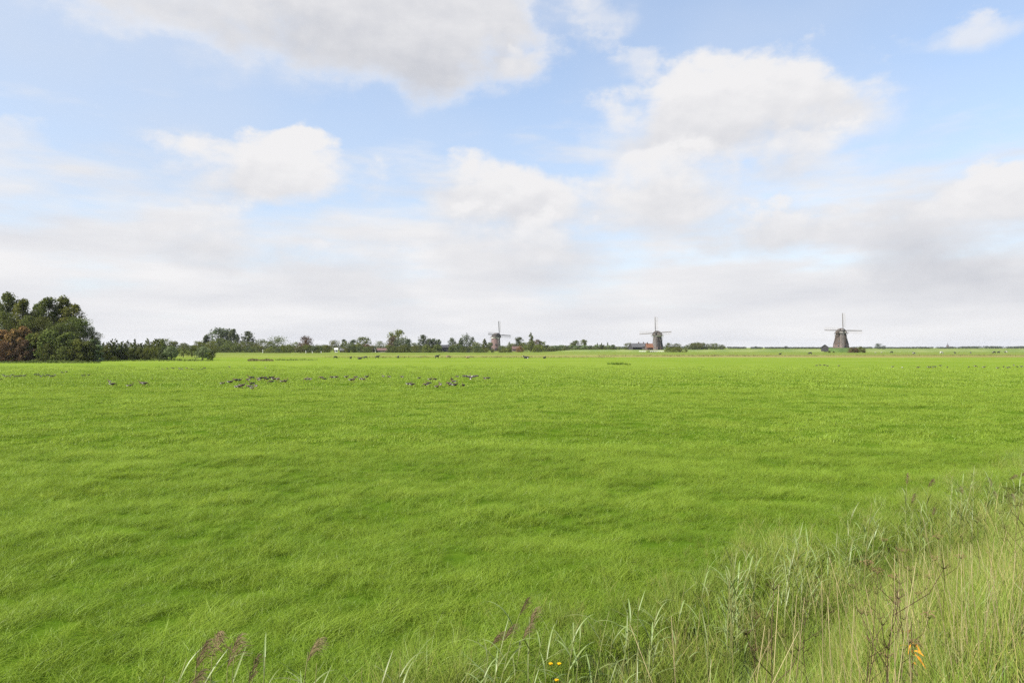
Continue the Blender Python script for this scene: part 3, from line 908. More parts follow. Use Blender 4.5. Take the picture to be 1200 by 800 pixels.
def tree(px, top, d, wpx, kind, leafc, label, group=None, name='tree', detail='far', cat='tree', zbase=0.0, seedn=3):
    if 340 < d < 460: d *= 1.28
    x, y = at_depth(px, d)
    h = max(1.0, z_of(top, d) - zbase); wd = wpx * d / F * (1.22 if d > 350 else 1.0)
    asp = max(0.12, min(1.6, wd / h)); aq = round(asp / 0.15) * 0.15 or 0.15
    key = (kind, leafc, aq, detail, random.randrange(seedn))
    if key not in TREE_CACHE:
        nl, ls = {'near': (6500, 0.0135), 'mid': (2600, 0.026), 'far': (1500, 0.036)}[detail]
        if kind in ('column', 'spire'): ls *= 0.62
        if kind in ('shrub', 'pollard'): ls *= 1.5
        TREE_CACHE[key] = tree_meshes(kind, LEAF[leafc], nl, ls, hash((kind, aq, key[4])) % 9999 if False else (len(kind) * 97 + int(aq * 100) * 7 + key[4] * 31 + len(leafc)), aq)
    tm, cm = TREE_CACHE[key]
    root = link(name, None, loc=(x, y, zbase), rz=random.random() * 6.28)
    t = link('trunk', tm, root); c = link('crown', cm, root)
    k = asp / aq
    for o in (t, c): o.scale = (h * k, h * k, h)
    tag(root, label, cat, group)
    return root


# the wood on the left: tall poplars and alders behind, autumn-coloured shrubs in front
WOODT = 'tall dark green poplar in the back row of the wood by the meadow'
for (px, tp, d, w, k, c) in ((-92, 350, 205, 30, 'poplar', 'dark'), (-64, 344, 208, 34, 'poplar', 'dark'), (-36, 349, 203, 30, 'poplar', 'olive'), (-12, 346, 207, 30, 'poplar', 'dark'), (9, 344, 206, 27, 'poplar', 'dark'),
                             (27, 351, 200, 24, 'poplar', 'olive'), (45, 356, 212, 22, 'poplar', 'dark'), (57, 349, 203, 26, 'poplar', 'dark'), (72, 348, 206, 26, 'poplar', 'olive'),
                             (86, 357, 204, 24, 'poplar', 'olive')):
    tree(px, tp, d, w, k, c, WOODT if c == 'dark' else 'tall olive-green poplar in the back row of the wood by the meadow', 'back row of the wood', 'poplar_tree', 'near')
for (px, tp, d, w) in ((48, 372, 196, 30), (66, 378, 196, 28), (84, 372, 197, 28), (98, 374, 199, 26), (108, 388, 200, 22), (-20, 372, 197, 36), (8, 366, 199, 34), (33, 370, 196, 24)):
    tree(px, tp, d, w, 'round', 'dark', 'rounded dark alder filling the middle of the wood by the meadow', 'alders of the wood', 'alder_tree', 'near')
for (px, tp, d, w, c, lab) in ((4, 388, 190, 26, 'rust', 'rust-orange autumn shrub at the foot of the tall poplars'), (17, 386, 189, 17, 'rust', 'rust-orange autumn shrub at the foot of the tall poplars'), (28, 383, 190, 16, 'rust', 'rust-orange autumn shrub at the foot of the tall poplars'), (37, 391, 189, 14, 'olive', 'olive shrub in front of the dark alders'),
                               (-26, 392, 190, 34, 'rust', 'rust-orange autumn shrub at the foot of the tall poplars'), (30, 399, 187, 18, 'copper', 'copper-brown shrub at the foot of the tall poplars'), (8, 402, 187, 28, 'copper', 'copper-brown shrub at the foot of the tall poplars'),
                               (44, 392, 190, 26, 'olive', 'olive shrub in front of the dark alders'), (62, 388, 189, 30, 'dark', 'dark green shrub at the edge of the wood'), (80, 390, 189, 26, 'dark', 'dark green shrub at the edge of the wood'),
                               (92, 398, 188, 22, 'olive', 'olive shrub in front of the dark alders'), (102, 400, 189, 22, 'dark', 'dark green shrub at the edge of the wood'), (111, 398, 191, 17, 'grey', 'grey-green willow bush closing the end of the wood'), (115, 404, 190, 10, 'pale', 'pale willow bush at the very tip of the wood'),
                               (56, 404, 187, 24, 'dark', 'dark green shrub at the edge of the wood'), (75, 406, 187, 24, 'dark', 'dark green shrub at the edge of the wood'), (-55, 396, 190, 34, 'dark', 'dark green shrub at the edge of the wood')):
    tree(px, tp, d, w, 'shrub', c, lab, 'shrubs along the wood', 'shrub', 'mid', 'shrub')
for (px, tp, d, w, c) in ((125, 415.5, 200, 13, 'yellow'), (133, 417.5, 206, 10, 'olive')):
    tree(px, tp, d, w, 'shrub', c, 'low bramble bush between the wood and the young poplars', 'low brambles', 'bramble', 'mid', 'bush')

# young poplar plantation
for k in range(27):
    px = 120 + k * 2.75 + random.uniform(-1, 1)
    tree(px, 398.5 + random.uniform(-3, 3.5) + (2 if k < 3 else 0), 222 + random.uniform(-8, 12), random.uniform(8, 11), 'spire', random.choice(('dark', 'dark', 'olive')), 'slender young poplar in the tight row beside the wood', 'row of young poplars', 'young_poplar', 'mid')
for k in range(9):
    tree(124 + k * 8, 409 + random.uniform(-2, 2), 214, 12, 'shrub', 'dark', 'dark undergrowth shrub below the young poplar row', 'undergrowth below the young poplars', 'shrub', 'mid', 'shrub')
tree(190, 397, 236, 22, 'round', 'dark', 'broad dark tree at the end of the young poplar row', None, 'tree', 'mid')
tree(202, 400, 240, 15, 'round', 'dark', 'dark round tree behind the pale twin willow bush', None, 'tree', 'mid')
tree(193, 406.5, 212, 12, 'shrub', 'grey', 'grey-green half of the twin willow bush by the poplar row', None, 'willow', 'mid', 'bush')
tree(201, 406, 208, 14, 'pollard', 'pale', 'pale silvery half of the twin willow bush by the poplar row', None, 'willow', 'mid', 'bush')
tree(237, 406.5, 206, 17, 'pollard', 'pale', 'silvery round willow standing alone on the meadow edge', None, 'willow', 'mid', 'bush')
tree(215, 402, 258, 15, 'round', 'dark', 'dark round tree between the two pale willows', None, 'tree', 'mid')
tree(225, 405, 262, 12, 'round', 'dark', 'lower dark tree between the two pale willows', None, 'tree', 'mid')
tree(233, 400, 265, 15, 'round', 'olive', 'olive tree rising behind the lone silvery willow', None, 'tree', 'mid')
tree(249, 411, 250, 7, 'shrub', 'grey', 'small grey bush right of the silvery willow', None, 'shrub', 'mid', 'shrub')
tree(246, 413.5, 214, 6, 'shrub', 'yellow', 'small yellowish ditch-side bush by the silvery willow', None, 'shrub', 'mid', 'shrub')
tree(247, 400, 330, 16, 'round', 'olive', 'olive tree left of the high round-topped poplars', None, 'tree', 'mid')

BG = [  # px, top, depth, width, kind, leaf, description
    (241, 393, 405, 6, 'round', 'grey', 'small grey tree left of the high round-topped poplar'),
    (256, 385, 410, 22, 'round', 'grey', 'high round-topped grey-green poplar with open crown'),
    (266, 386, 415, 16, 'round', 'grey', 'high poplar merging with the round-topped one'),
    (273, 386.5, 408, 11, 'poplar', 'grey', 'slim high poplar at the right of the round-topped group'),
    (278, 390.5, 405, 6, 'column', 'grey', 'narrow pointed tree at the right edge of the high poplars'),
    (257, 397, 395, 15, 'round', 'dark', 'dark low tree beneath the round-topped poplar'),
    (270, 400, 392, 18, 'round', 'dark', 'dark thicket tree beneath the slim poplar'),
    (281, 402, 395, 14, 'round', 'olive', 'olive thicket tree filling the gap between the two poplar groups'),
    (291, 389, 405, 13, 'poplar', 'grey', 'single upright pale poplar with flat top'),
    (290, 400, 392, 15, 'round', 'dark', 'dark bush tree beneath the single upright poplar'),
    (305, 398, 420, 13, 'round', 'dark', 'umbrella-shaped dark tree with a gap under its crown'),
    (302, 403, 398, 16, 'round', 'olive', 'olive tree below the umbrella-shaped one'),
    (325, 395, 400, 21, 'round', 'dark', 'broad dark dome-shaped tree behind the clipped hedge'),
    (316, 400, 405, 12, 'round', 'dark', 'dark tree at the left shoulder of the dome-shaped tree'),
    (333, 404, 372, 9, 'round', 'yellow', 'bright yellow-green small tree in front of the dome-shaped tree'),
    (325, 408, 370, 10, 'shrub', 'grey', 'grey-green garden shrub behind the clipped hedge'),
    (346, 401, 405, 14, 'round', 'olive', 'olive tree between dome-shaped and copper trees'),
    (341, 404, 385, 12, 'round', 'dark', 'dark tree just right of the bright yellow-green tree'),
    (359, 394.5, 395, 13, 'round', 'copper', 'copper-leaved tree with rounded pointed top'),
    (358, 402, 388, 16, 'shrub', 'copper', 'low copper bush under the copper-leaved tree'),
    (372, 404, 400, 12, 'round', 'olive', 'low olive tree right of the copper-leaved tree'),
    (381, 404, 425, 9, 'round', 'dark', 'small dark tree left of the white outbuilding'),
    (392, 399, 408, 13, 'round', 'olive', 'flat-topped olive tree behind the white outbuilding'),
    (403, 397.5, 415, 5, 'round', 'grey', 'thin wispy tree behind the grey-roofed shed'),
    (407, 401, 405, 15, 'round', 'dark', 'dark tree over the grey-roofed shed'),
    (414, 398, 418, 8, 'round', 'grey', 'wispy grey tree between shed and dark round tree'),
    (420, 403, 400, 9, 'shrub', 'olive', 'olive bush left of the purple-leaved bush'),
    (426, 395, 410, 14, 'round', 'dark', 'dark dense round tree behind the purple-leaved bush'),
    (430, 403.5, 390, 15, 'shrub', 'copper', 'purple-brown leaved bush left of the white gabled house'),
    (446, 400, 430, 15, 'round', 'dark', 'dark tree behind the white gabled house'),
    (455, 404, 425, 9, 'round', 'olive', 'low olive tree behind the red-roofed farm'),
    (466, 387, 415, 18, 'round', 'olive', 'large leaning olive tree towering over the farm'),
    (460, 395, 408, 10, 'poplar', 'copper', 'reddish tree at the left side of the large leaning tree'),
    (470, 397, 405, 18, 'round', 'grey', 'grey-green lower tree under the large leaning tree'),
    (478, 397.5, 420, 8, 'round', 'grey', 'small open-crowned tree right of the large leaning tree'),
    (486, 402, 425, 9, 'round', 'dark', 'low dark tree left of the plume-like poplars'),
    (496, 393, 420, 10, 'poplar', 'grey', 'tall tufted poplar at the head of the thinning row'),
    (503, 397, 418, 8, 'poplar', 'grey', 'second poplar of the thinning row'),
    (508, 397, 422, 8, 'poplar', 'grey', 'third poplar of the thinning row'),
    (514, 398, 420, 6, 'poplar', 'grey', 'last thin poplar of the row left of the dark barn'),
    (500, 405, 405, 22, 'shrub', 'dark', 'dark thicket under the thinning poplar row'),
    (530, 396.5, 440, 9, 'poplar', 'grey', 'upright grey poplar just right of the dark barn'),
    (540, 396, 440, 9, 'cone', 'grey', 'pointed grey-green tree between barn and pink mill'),
    (547, 393.5, 442, 13, 'poplar', 'grey', 'tallest grey poplar of the group left of the pink mill'),
    (554, 394, 440, 7, 'column', 'grey', 'narrow grey poplar at the right of the group left of the pink mill'),
    (557, 401, 436, 8, 'round', 'olive', 'low olive tree beside the narrow grey poplar'),
    (536, 403, 430, 26, 'shrub', 'dark', 'dark thicket under the group left of the pink mill'),
    (568, 396.5, 520, 10, 'cone', 'dark', 'dark pointed tree close to the left of the pink mill'),
    (574, 401, 560, 7, 'round', 'dark', 'dark tree touching the left wall of the pink mill'),
    (596, 405, 560, 12, 'round', 'dark', 'low dark tree right of the pink mill'),
    (597, 400, 575, 4, 'column', 'dark', 'thin dark tree top above the low tree right of the pink mill'),
    (603, 403, 570, 10, 'round', 'dark', 'dark tree behind the pink cottage'),
    (608, 395, 565, 8, 'round', 'grey', 'tall open-crowned tree behind the pink cottage'),
    (561, 402.5, 500, 11, 'round', 'dark', 'dark tree between the narrow grey poplar and the pointed dark tree'),
    (588.5, 405, 560, 8, 'round', 'dark', 'dark tree peeping out at the right wall of the pink mill'),
    (600, 402.5, 575, 11, 'round', 'olive', 'olive tree in the group right of the pink mill'),
    (612, 403, 555, 10, 'round', 'dark', 'dark broad tree between the pink cottage and the Lombardy poplar'),
    (618, 404, 550, 9, 'round', 'olive', 'olive tree just left of the Lombardy poplar'),
    (609, 406, 520, 7, 'shrub', 'rust', 'orange-brown bush beside the pink cottage'),
    (614, 401, 560, 7, 'round', 'dark', 'dark tree left of the Lombardy poplar'),
    (622, 389, 545, 6.5, 'column', 'dark', 'slender Lombardy poplar standing high above the hedges'),
    (622, 400, 540, 9, 'round', 'dark', 'dark bush tree at the foot of the Lombardy poplar'),
    (629, 398, 560, 9, 'round', 'copper', 'reddish-brown tree right of the Lombardy poplar'),
    (635, 400, 560, 8, 'round', 'olive', 'flat-topped olive tree right of the reddish-brown one'),
    (630, 404, 520, 12, 'shrub', 'olive', 'olive bush before the reddish-brown tree'),
    (670, 401.5, 620, 6, 'round', 'dark', 'small dark tree left of the twin domed trees'),
    (675, 399, 620, 7, 'round', 'dark', 'left one of the twin domed trees above the willow row'),
    (684, 398, 620, 7, 'round', 'dark', 'right one of the twin domed trees above the willow row'),
    (700, 401.5, 640, 4, 'cone', 'dark', 'left pointed treetop above the willow row'),
    (705, 401.5, 640, 4, 'cone', 'dark', 'middle pointed treetop above the willow row'),
    (712, 401, 640, 4, 'cone', 'dark', 'right pointed treetop above the willow row'),
    (724, 406, 650, 8, 'round', 'dark', 'low dark tree at the end of the willow row'),
    (737, 402, 600, 10, 'round', 'dark', 'dark round tree left of the white-gabled barn'),
    (785, 402, 590, 10, 'round', 'dark', 'left dark round tree right of the mill with orange annex'),
    (793, 402.5, 590, 8, 'round', 'dark', 'right dark round tree right of the mill with orange annex'),
    (840, 402.5, 760, 8, 'round', 'dark', 'dark tree right of the long dark farmstead'),
    (846, 404, 760, 7, 'round', 'dark', 'low dark tree right of the long dark farmstead'),
    (966, 406, 520, 4, 'round', 'far', 'low shrub behind the dark shed'),
    (1030, 402.5, 1100, 7, 'round', 'far', 'lone distant domed tree on the skyline right of the thatched mill'),
    (1036, 405, 1100, 5, 'round', 'far', 'low distant tree beside the lone domed tree'),
    (921, 405.3, 1200, 3, 'round', 'far', 'small distant tree on the skyline left of the thatched mill'),
    (886, 405.6, 1200, 3, 'round', 'far', 'tiny distant tree on the open skyline'),
]
for (px, tp, d, w, k, c, lab) in BG:
    r = tree(px, tp, d, w, k, c, lab, None, 'shrub' if k == 'shrub' else 'tree', 'far', 'shrub' if k == 'shrub' else 'tree', dike_z(*at_depth(px, d)) if d < 700 else 0.0)
for k in range(22):
    px = 628 + k * 4.25 + random.uniform(-0.6, 0.6)
    tree(px, 404.6 + random.uniform(-0.6, 0.8), 600 + random.uniform(-6, 6), 6.6, 'pollard', 'pale' if k % 3 else 'grey', 'pollard willow in the even row along the dike foot', 'row of pollard willows', 'pollard_willow', 'far')
for k in range(20):
    px = 628 + k * 4.7
    tree(px, 408 + random.uniform(-0.6, 0.8), 590, 7, 'shrub', 'dark', 'dark hedge shrub at the foot of the willow row', 'hedge shrubs below the willow row', 'shrub', 'far', 'shrub')
for (px, tp, w, c) in ((558, 408, 11, 'dark'), (564, 408.8, 10, 'dark'), (570, 408.6, 10, 'olive'), (577, 409.5, 9, 'dark'), (586, 410, 8, 'dark'), (591, 408.6, 9, 'olive'), (597, 409, 8, 'dark')):
    tree(px, tp, 480, w, 'shrub', c, 'low bush in the hedge at the foot of the pink mill', 'hedge at the pink mill', 'shrub', 'far', 'shrub')
for (px, tp, w, c) in ((998, 407.3, 9, 'copper'), (1003, 408, 7, 'copper'), (1008, 406.2, 9, 'dark'), (1012, 409.5, 8, 'copper'), (972, 411, 7, 'dark'), (977, 411.6, 5, 'dark')):
    tree(px, tp, 478 if px > 990 else 470, w, 'shrub', c, 'dark bush in the clump right of the thatched mill' if px > 990 else 'low dark bush before the mound of the thatched mill',
         'bushes right of the thatched mill' if px > 990 else 'low bushes before the thatched mill', 'shrub', 'far', 'shrub')
for k, (px, tp) in enumerate(((782, 407.5), (788, 408), (793, 407), (798, 408), (803, 409))):
    tree(px, tp, 530, 8, 'shrub', 'olive', 'low olive shrub in the garden right of the mill with orange annex', 'garden shrubs of the middle mill', 'shrub', 'far', 'shrub')

for k in range(62):
    px = 246 + k * 5.1 + random.uniform(-1.5, 1.5)
    if 389 < px < 399 or 435 < px < 455 or 515 < px < 524: continue
    where = ('below the high poplars', 'between the high poplars and the dome-shaped tree', 'around the copper-leaved tree', 'around the farm buildings', 'below the thinning poplar row', 'left of the pink mill')[min(5, int((px - 246) / 53))]
    tree(px, 406.5 + random.uniform(-2.5, 1.8), 384 + random.uniform(-8, 14), random.uniform(7, 12), 'shrub', random.choice(('dark', 'dark', 'olive', 'grey')), 'dark undergrowth shrub %s' % where, 'undergrowth ' + where, 'shrub', 'far', 'shrub')

# far-off woods that read as one mass on the skyline
def treeline(name, px0, px1, d, tops, leafc, label):
    nr = np.random.default_rng(int(px0) + 5000); V = []
    n = int((px1 - px0) * 26)
    for i in range(n):
        px = nr.uniform(px0, px1); u = (px - px0) / (px1 - px0)
        hh = np.interp(u, np.linspace(0, 1, len(tops)), tops) + 0.5 * mnoise.noise((px * 0.35, d * 0.01, 0)) + 0.3 * mnoise.noise((px * 1.3, 2, 0))
        if mnoise.noise((px * 0.11, d, 7)) < -0.22: continue
        zt = max(0.8, z_of(HZ - hh, d)); z = zt * nr.random() ** 0.7
        x = px_dir(px) * d; y = d + nr.uniform(-12, 12); s = d * 0.0007 * nr.uniform(0.7, 1.5)
        a = nr.normal(size=3); a /= np.linalg.norm(a); b_ = np.cross(a, nr.normal(size=3)); b_ /= np.linalg.norm(b_)
        p = np.array((x, y, z)); V += [p - a * s, p - b_ * s * 0.7, p + a * s, p + b_ * s * 0.7]
    V = np.array(V)
    o = link(name, np_mesh(name, V, np.arange(len(V)).reshape(-1, 4), 4, LEAF[leafc]))
    return tag(o, label, kind='stuff')


treeline('far_wood', 805, 1000, 1500, [0.6, 0.4, 0.2, 0.0, -0.1, -0.2, -0.3, -0.3, -0.3, -0.4], 'far', 'thin far tree line on the skyline between two mills')
treeline('far_wood', 1000, 1420, 1700, [-0.2, -0.1, -0.3, 0.0, -0.2, 0.5, 0.9, 0.4, 1.2, 1.3, 0.2, 1.0, 1.2, 0.2, 0.1, 0.4, 0.3], 'far', 'far bluish wood on the skyline around the church spire')
treeline('far_wood', 240, 640, 900, [1.0, 1.2, 0.8, 1.2, 1.6, 0.6, 1.0, 0.6, 1.0, 1.0], 'far', 'distant wood seen through gaps between the farm trees')
treeline('far_wood', 640, 810, 1000, [1.0, 0.4, 0.7, 0.2, 0.9, 0.5], 'far', 'distant wood behind the pollard willows and middle mill')
treeline('far_wood', -500, 240, 700, [2, 3, 2, 3, 2, 2], 'far', 'distant wood behind the poplar plantation')

# ------------------------------------------------------------------ building materials
BRICK = surface('red_brown_brick', (0.125, 0.088, 0.076), (0.092, 0.066, 0.060), 1.5, 0.9)
PINKB = surface('weathered_pink_brick', (0.165, 0.110, 0.105), (0.125, 0.085, 0.082), 0.8, 0.9)
THATCH = surface('old_thatch', (0.086, 0.067, 0.056), (0.052, 0.042, 0.037), 1.2, 0.95)
THATCH2 = surface('grey_thatch', (0.078, 0.068, 0.064), (0.052, 0.045, 0.042), 1.2, 0.95)
WHITEP = surface('white_paint', (0.78, 0.77, 0.74), (0.66, 0.65, 0.62), 2.0, 0.6)
DARKW = surface('tarred_wood', (0.030, 0.030, 0.034), (0.050, 0.048, 0.050), 2.0, 0.7)
GREYW = surface('weathered_wood', (0.20, 0.18, 0.165), (0.13, 0.12, 0.11), 2.0, 0.85)
PALEW = surface('pale_sail_wood', (0.36, 0.34, 0.32), (0.27, 0.25, 0.24), 2.0, 0.8)
TILE = surface('dull_red_roof_tile', (0.125, 0.075, 0.066), (0.090, 0.058, 0.052), 1.0, 0.85)
ORANGET = surface('orange_roof_tile', (0.19, 0.085, 0.048), (0.14, 0.066, 0.040), 1.0, 0.85)
GREYR = surface('grey_roof', (0.105, 0.105, 0.11), (0.075, 0.075, 0.08), 1.0, 0.8)
GLASS = surface('window_glass', (0.02, 0.025, 0.03), (0.03, 0.035, 0.04), 1.0, 0.1, spec=0.6)


def ringp(r, z, n=8, off=0.0, cx=0.0, cy=0.0):
    return [(cx + r * math.cos(2 * math.pi * (k + off) / n), cy + r * math.sin(2 * math.pi * (k + off) / n), z) for k in range(n)]


def windmill(px, d, base_z, face, label, style, sail_len=13.4, tilt=0.0, top_r=3.6, base_r=5.9, hull=11.2):
    """face: direction the sails look towards, angle about z (0 = +x). Local +x is the sail side of the cap"""
    x, y = at_depth(px, d)
    root = link('windmill', None, loc=(x, y, base_z)); tag(root, label, 'windmill')
    round_ = style == 'brick'
    n = 20 if round_ else 8
    hm = PINKB if round_ else (THATCH if style == 'thatch' else THATCH2)
    b = MB()
    zb = 3.0
    rb = lambda z: base_r + (top_r - base_r) * (z / hull) ** (0.92 if not round_ else 1.0)
    if not round_:
        b.rings([ringp(base_r * 1.0, -0.5, n, 0.5), ringp(rb(zb) + 0.12, zb, n, 0.5)]); link('brick_base', b.mesh('brick_base', BRICK), root)
        b = MB(); b.rings([ringp(rb(zb) + 0.32, zb + 0.01, n, 0.5), ringp(rb(zb + 0.4) + 0.22, zb + 0.4, n, 0.5), ringp(rb(6.5), 6.5, n, 0.5), ringp(rb(9), 9, n, 0.5), ringp(top_r, hull, n, 0.5)])
        link('thatched_body', b.mesh('thatched_body', hm), root)
    else:
        b.rings([ringp(rb(z), z - (0.5 if z == 0 else 0), n) for z in (0, 2.5, 5, 7.5, 10, hull)]); link('tower_wall', b.mesh('tower_wall', hm, True), root)
    # white ring under the cap
    b = MB(); nn = 20
    bw = 0.75 if style != 'thatch' else 0.3
    b.rings([ringp(top_r + 0.30, hull + 0.01, nn), ringp(top_r + 0.34, hull + bw, nn)])
    link('cap_ring', b.mesh('cap_ring', WHITEP if style != 'thatch' else GREYW, True), root)
    # doors and windows looking at the meadow and at both sides
    for a, zc, w_, h_, nm in ((-90, 1.2, 1.3, 2.3, 'door'), (-135, 2.0, 0.9, 1.1, 'window'), (-45, 2.0, 0.9, 1.1, 'window'), (-90, 5.4, 0.9, 1.1, 'window'), (-135, 5.6, 0.8, 1.0, 'window'), (-45, 8.2, 0.8, 1.0, 'window'), (180, 2.0, 0.9, 1.1, 'window'), (0, 2.0, 0.9, 1.1, 'window')):
        ra = R(a); rr = (rb(zc) + (0.15 if zc < 3 else 0.05)) * (math.cos(math.pi / 8) if not round_ else 1.0)
        rot = Matrix.Rotation(ra, 3, 'Z')
        b = MB(); b.box(rot @ Vector((rr, 0, zc)), (0.5, w_ + 0.16, h_ + 0.16), rot)
        fr = link(nm, b.mesh(nm, GREYW if round_ else PALEW), root)
        b = MB(); b.box(rot @ Vector((rr + 0.13, 0, zc)), (0.30, w_, h_), rot)
        link('panel' if nm == 'door' else 'pane', b.mesh('pane', DARKW if nm == 'door' else GLASS), fr)
    # cap: rounded hood lofted from front to back
    Cz = hull + bw
    frot = Matrix.Rotation(face, 3, 'Z')
    b = MB(); rings = []
    for u in np.linspace(0, 1, 9):
        xx = 3.9 - 8.6 * u
        wd = (3.15 + 1.0 * math.sin(math.pi * min(1, u * 1.1))) * (1 - 0.45 * max(0, u - 0.6) / 0.4)
        hg = 4.3 * (1 - 0.10 * (1 - u)) * (1 - 0.62 * max(0, u - 0.35) ** 1.5 / 0.65 ** 1.5)
        ring = [frot @ Vector((xx, -wd, 0)) + Vector((0, 0, Cz))]
        for q in range(1, 10):
            a = math.pi * q / 10
            ring.append(frot @ Vector((xx - 0.25 * math.sin(a), -wd * math.cos(a) * (0.75 + 0.25 * abs(math.cos(a))), 0.12 + hg * math.sin(a) ** 0.85)) + Vector((0, 0, Cz)))
        ring.append(frot @ Vector((xx, wd, 0)) + Vector((0, 0, Cz)))
        rings.append(ring)
    b.rings(rings)
    cap = link('cap', b.mesh('cap', THATCH if style == 'thatch' else (THATCH2 if style == 'brick' else THATCH), False), root)
    b = MB()  # weather board ("beard") under the shaft
    b.box(frot @ Vector((4.05, 0, 0.75)) + Vector((0, 0, Cz)), (0.25, 4.6, 1.5), frot); b.box(frot @ Vector((3.98, 0, 2.75)) + Vector((0, 0, Cz)), (0.2, 2.0, 1.4), frot, )
    link('front_board', b.mesh('front_board', PALEW if style == 'thatch' else GREYW), cap)
    # shaft, four sails
    hub = Vector((5.3, 0, 2.15)); tl = R(9)
    b = MB(); b.tube([frot @ Vector((2.5, 0, 1.75)) + Vector((0, 0, Cz)), frot @ hub + Vector((0, 0, Cz)), frot @ (hub + Vector((0.5, 0, 0.07))) + Vector((0, 0, Cz))], [0.42, 0.42, 0.34], 8)
    link('sail_shaft', b.mesh('sail_shaft', DARKW), root)
    for k in range(4):
        ang = tilt + k * math.pi / 2
        # sail frame: radial axis r in the tilted plane, w across
        er = Vector((-math.sin(tl) * math.cos(ang), math.sin(ang), math.cos(tl) * math.cos(ang)))
        ew = Vector((-math.sin(tl) * -math.sin(ang), math.cos(ang), math.cos(tl) * -math.sin(ang)))
        en = er.cross(ew)
        off = 0.12 if k % 2 else -0.12

        def pt(r_, w_, n_=0.0):
            return frot @ (hub + Vector((0.15 + off, 0, 0)) + er * r_ + ew * w_ + en * n_) + Vector((0, 0, Cz))
        M3 = Matrix((frot @ er, frot @ ew, frot @ en)).transposed()
        s_ = link('sail', None, root)
        b = MB(); b.tube([pt(0, 0), pt(sail_len * 0.5, 0), pt(sail_len, 0)], [0.26, 0.20, 0.11], 4); link('stock', b.mesh('stock', DARKW), s_)
        b = MB()
        nb = 22
        for j in range(nb + 1):
            r_ = 2.6 + (sail_len - 2.7) * j / nb
            tw = R(18 - 16 * j / nb)
            b.tube([pt(r_, -0.42), pt(r_, 2.15 * math.cos(tw), 2.15 * math.sin(tw))], 0.035, 4)
        for w_ in (0.75, 1.45, 2.12):
            b.tube([pt(2.6, w_ * math.cos(R(18)), w_ * math.sin(R(18))), pt(sail_len - 0.1, w_ * math.cos(R(2)), w_ * math.sin(R(2)))], 0.04, 4)
        link('lattice', b.mesh('lattice', PALEW), s_)
        b = MB(); r0 = 2.6
        for j in range(3):
            ra_, rb_ = r0 + (sail_len - r0) * j / 3 + 0.04, r0 + (sail_len - r0) * (j + 1) / 3 - 0.04
            b.box((pt(ra_, -0.26, -0.05) + pt(rb_, -0.26, -0.05)) / 2, (rb_ - ra_, 0.34, 0.04), M3)
        link('wind_board', b.mesh('wind_board', GREYW), s_)
    # tail: pole, long and short braces, winch
    T = lambda p: frot @ Vector(p) + Vector((0, 0, Cz))
    tail_z = -Cz + 1.4
    for nm, pts_, r_ in (('tail_pole', [(-4.0, 0, 1.0), (-8.8, 0, tail_z)], 0.22), ('tail_brace', [(1.2, 5.2, 0.5), (-8.4, 0.4, tail_z + 0.8)], 0.12), ('tail_brace', [(1.2, -5.2, 0.5), (-8.4, -0.4, tail_z + 0.8)], 0.12),
                        ('tail_brace', [(-3.2, 3.9, 0.4), (-8.2, 0.3, tail_z + 1.2)], 0.10), ('tail_brace', [(-3.2, -3.9, 0.4), (-8.2, -0.3, tail_z + 1.2)], 0.10), ('cross_beam', [(1.2, -5.3, 0.45), (1.2, 5.3, 0.45)], 0.2), ('cross_beam', [(-3.2, -4.0, 0.4), (-3.2, 4.0, 0.4)], 0.17)):
        b = MB(); b.tube([T(p) for p in pts_], r_, 6); link(nm, b.mesh(nm, WHITEP if nm == 'tail_brace' and style == 'octagon' else GREYW), root)
    b = MB()
    for k in range(6):
        a = math.pi * k / 6; b.tube([T((-8.9 + 0.0, math.cos(a) * 1.1, tail_z + 0.5 + math.sin(a) * 1.1)), T((-8.9, -math.cos(a) * 1.1, tail_z + 0.5 - math.sin(a) * 1.1))], 0.05, 4)
    link('winch_wheel', b.mesh('winch_wheel', GREYW), root)
    return root


windmill(985.5, 536, 3.0, R(-99), 'thatched octagonal windmill with brown body on a green mound, dark bushes beside it', 'thatch', 13.8, R(1.5), 3.75, 6.1, 11.4)
windmill(770.5, 560, 1.6, R(-120), 'grey thatched windmill with white ring under its cap and orange-roofed annex beside it', 'octagon', 13.4, R(-3.5), 3.45, 4.7, 10.9)
windmill(581.0, 612, 0.8, R(-52), 'pinkish brick windmill with straight round tower and white band below the cap', 'brick', 12.6, R(2.5), 3.75, 4.6, 11.0)

# mound of the thatched mill
MOUND = surface('mound_grass', (0.040, 0.072, 0.016), (0.070, 0.115, 0.024), 0.3, 0.95)
b = MB(); mx_, my_ = at_depth(983, 532)
prof = [(18, -0.2), (16, 0.9), (13, 2.3), (9.5, 3.15), (5, 3.35)]
b.rings([ringp(r, z - 0.35 * (r > 16), 28, 0, mx_, my_) for r, z in prof])
tag(link('mound', b.mesh('mound', MOUND, True)), kind='structure')


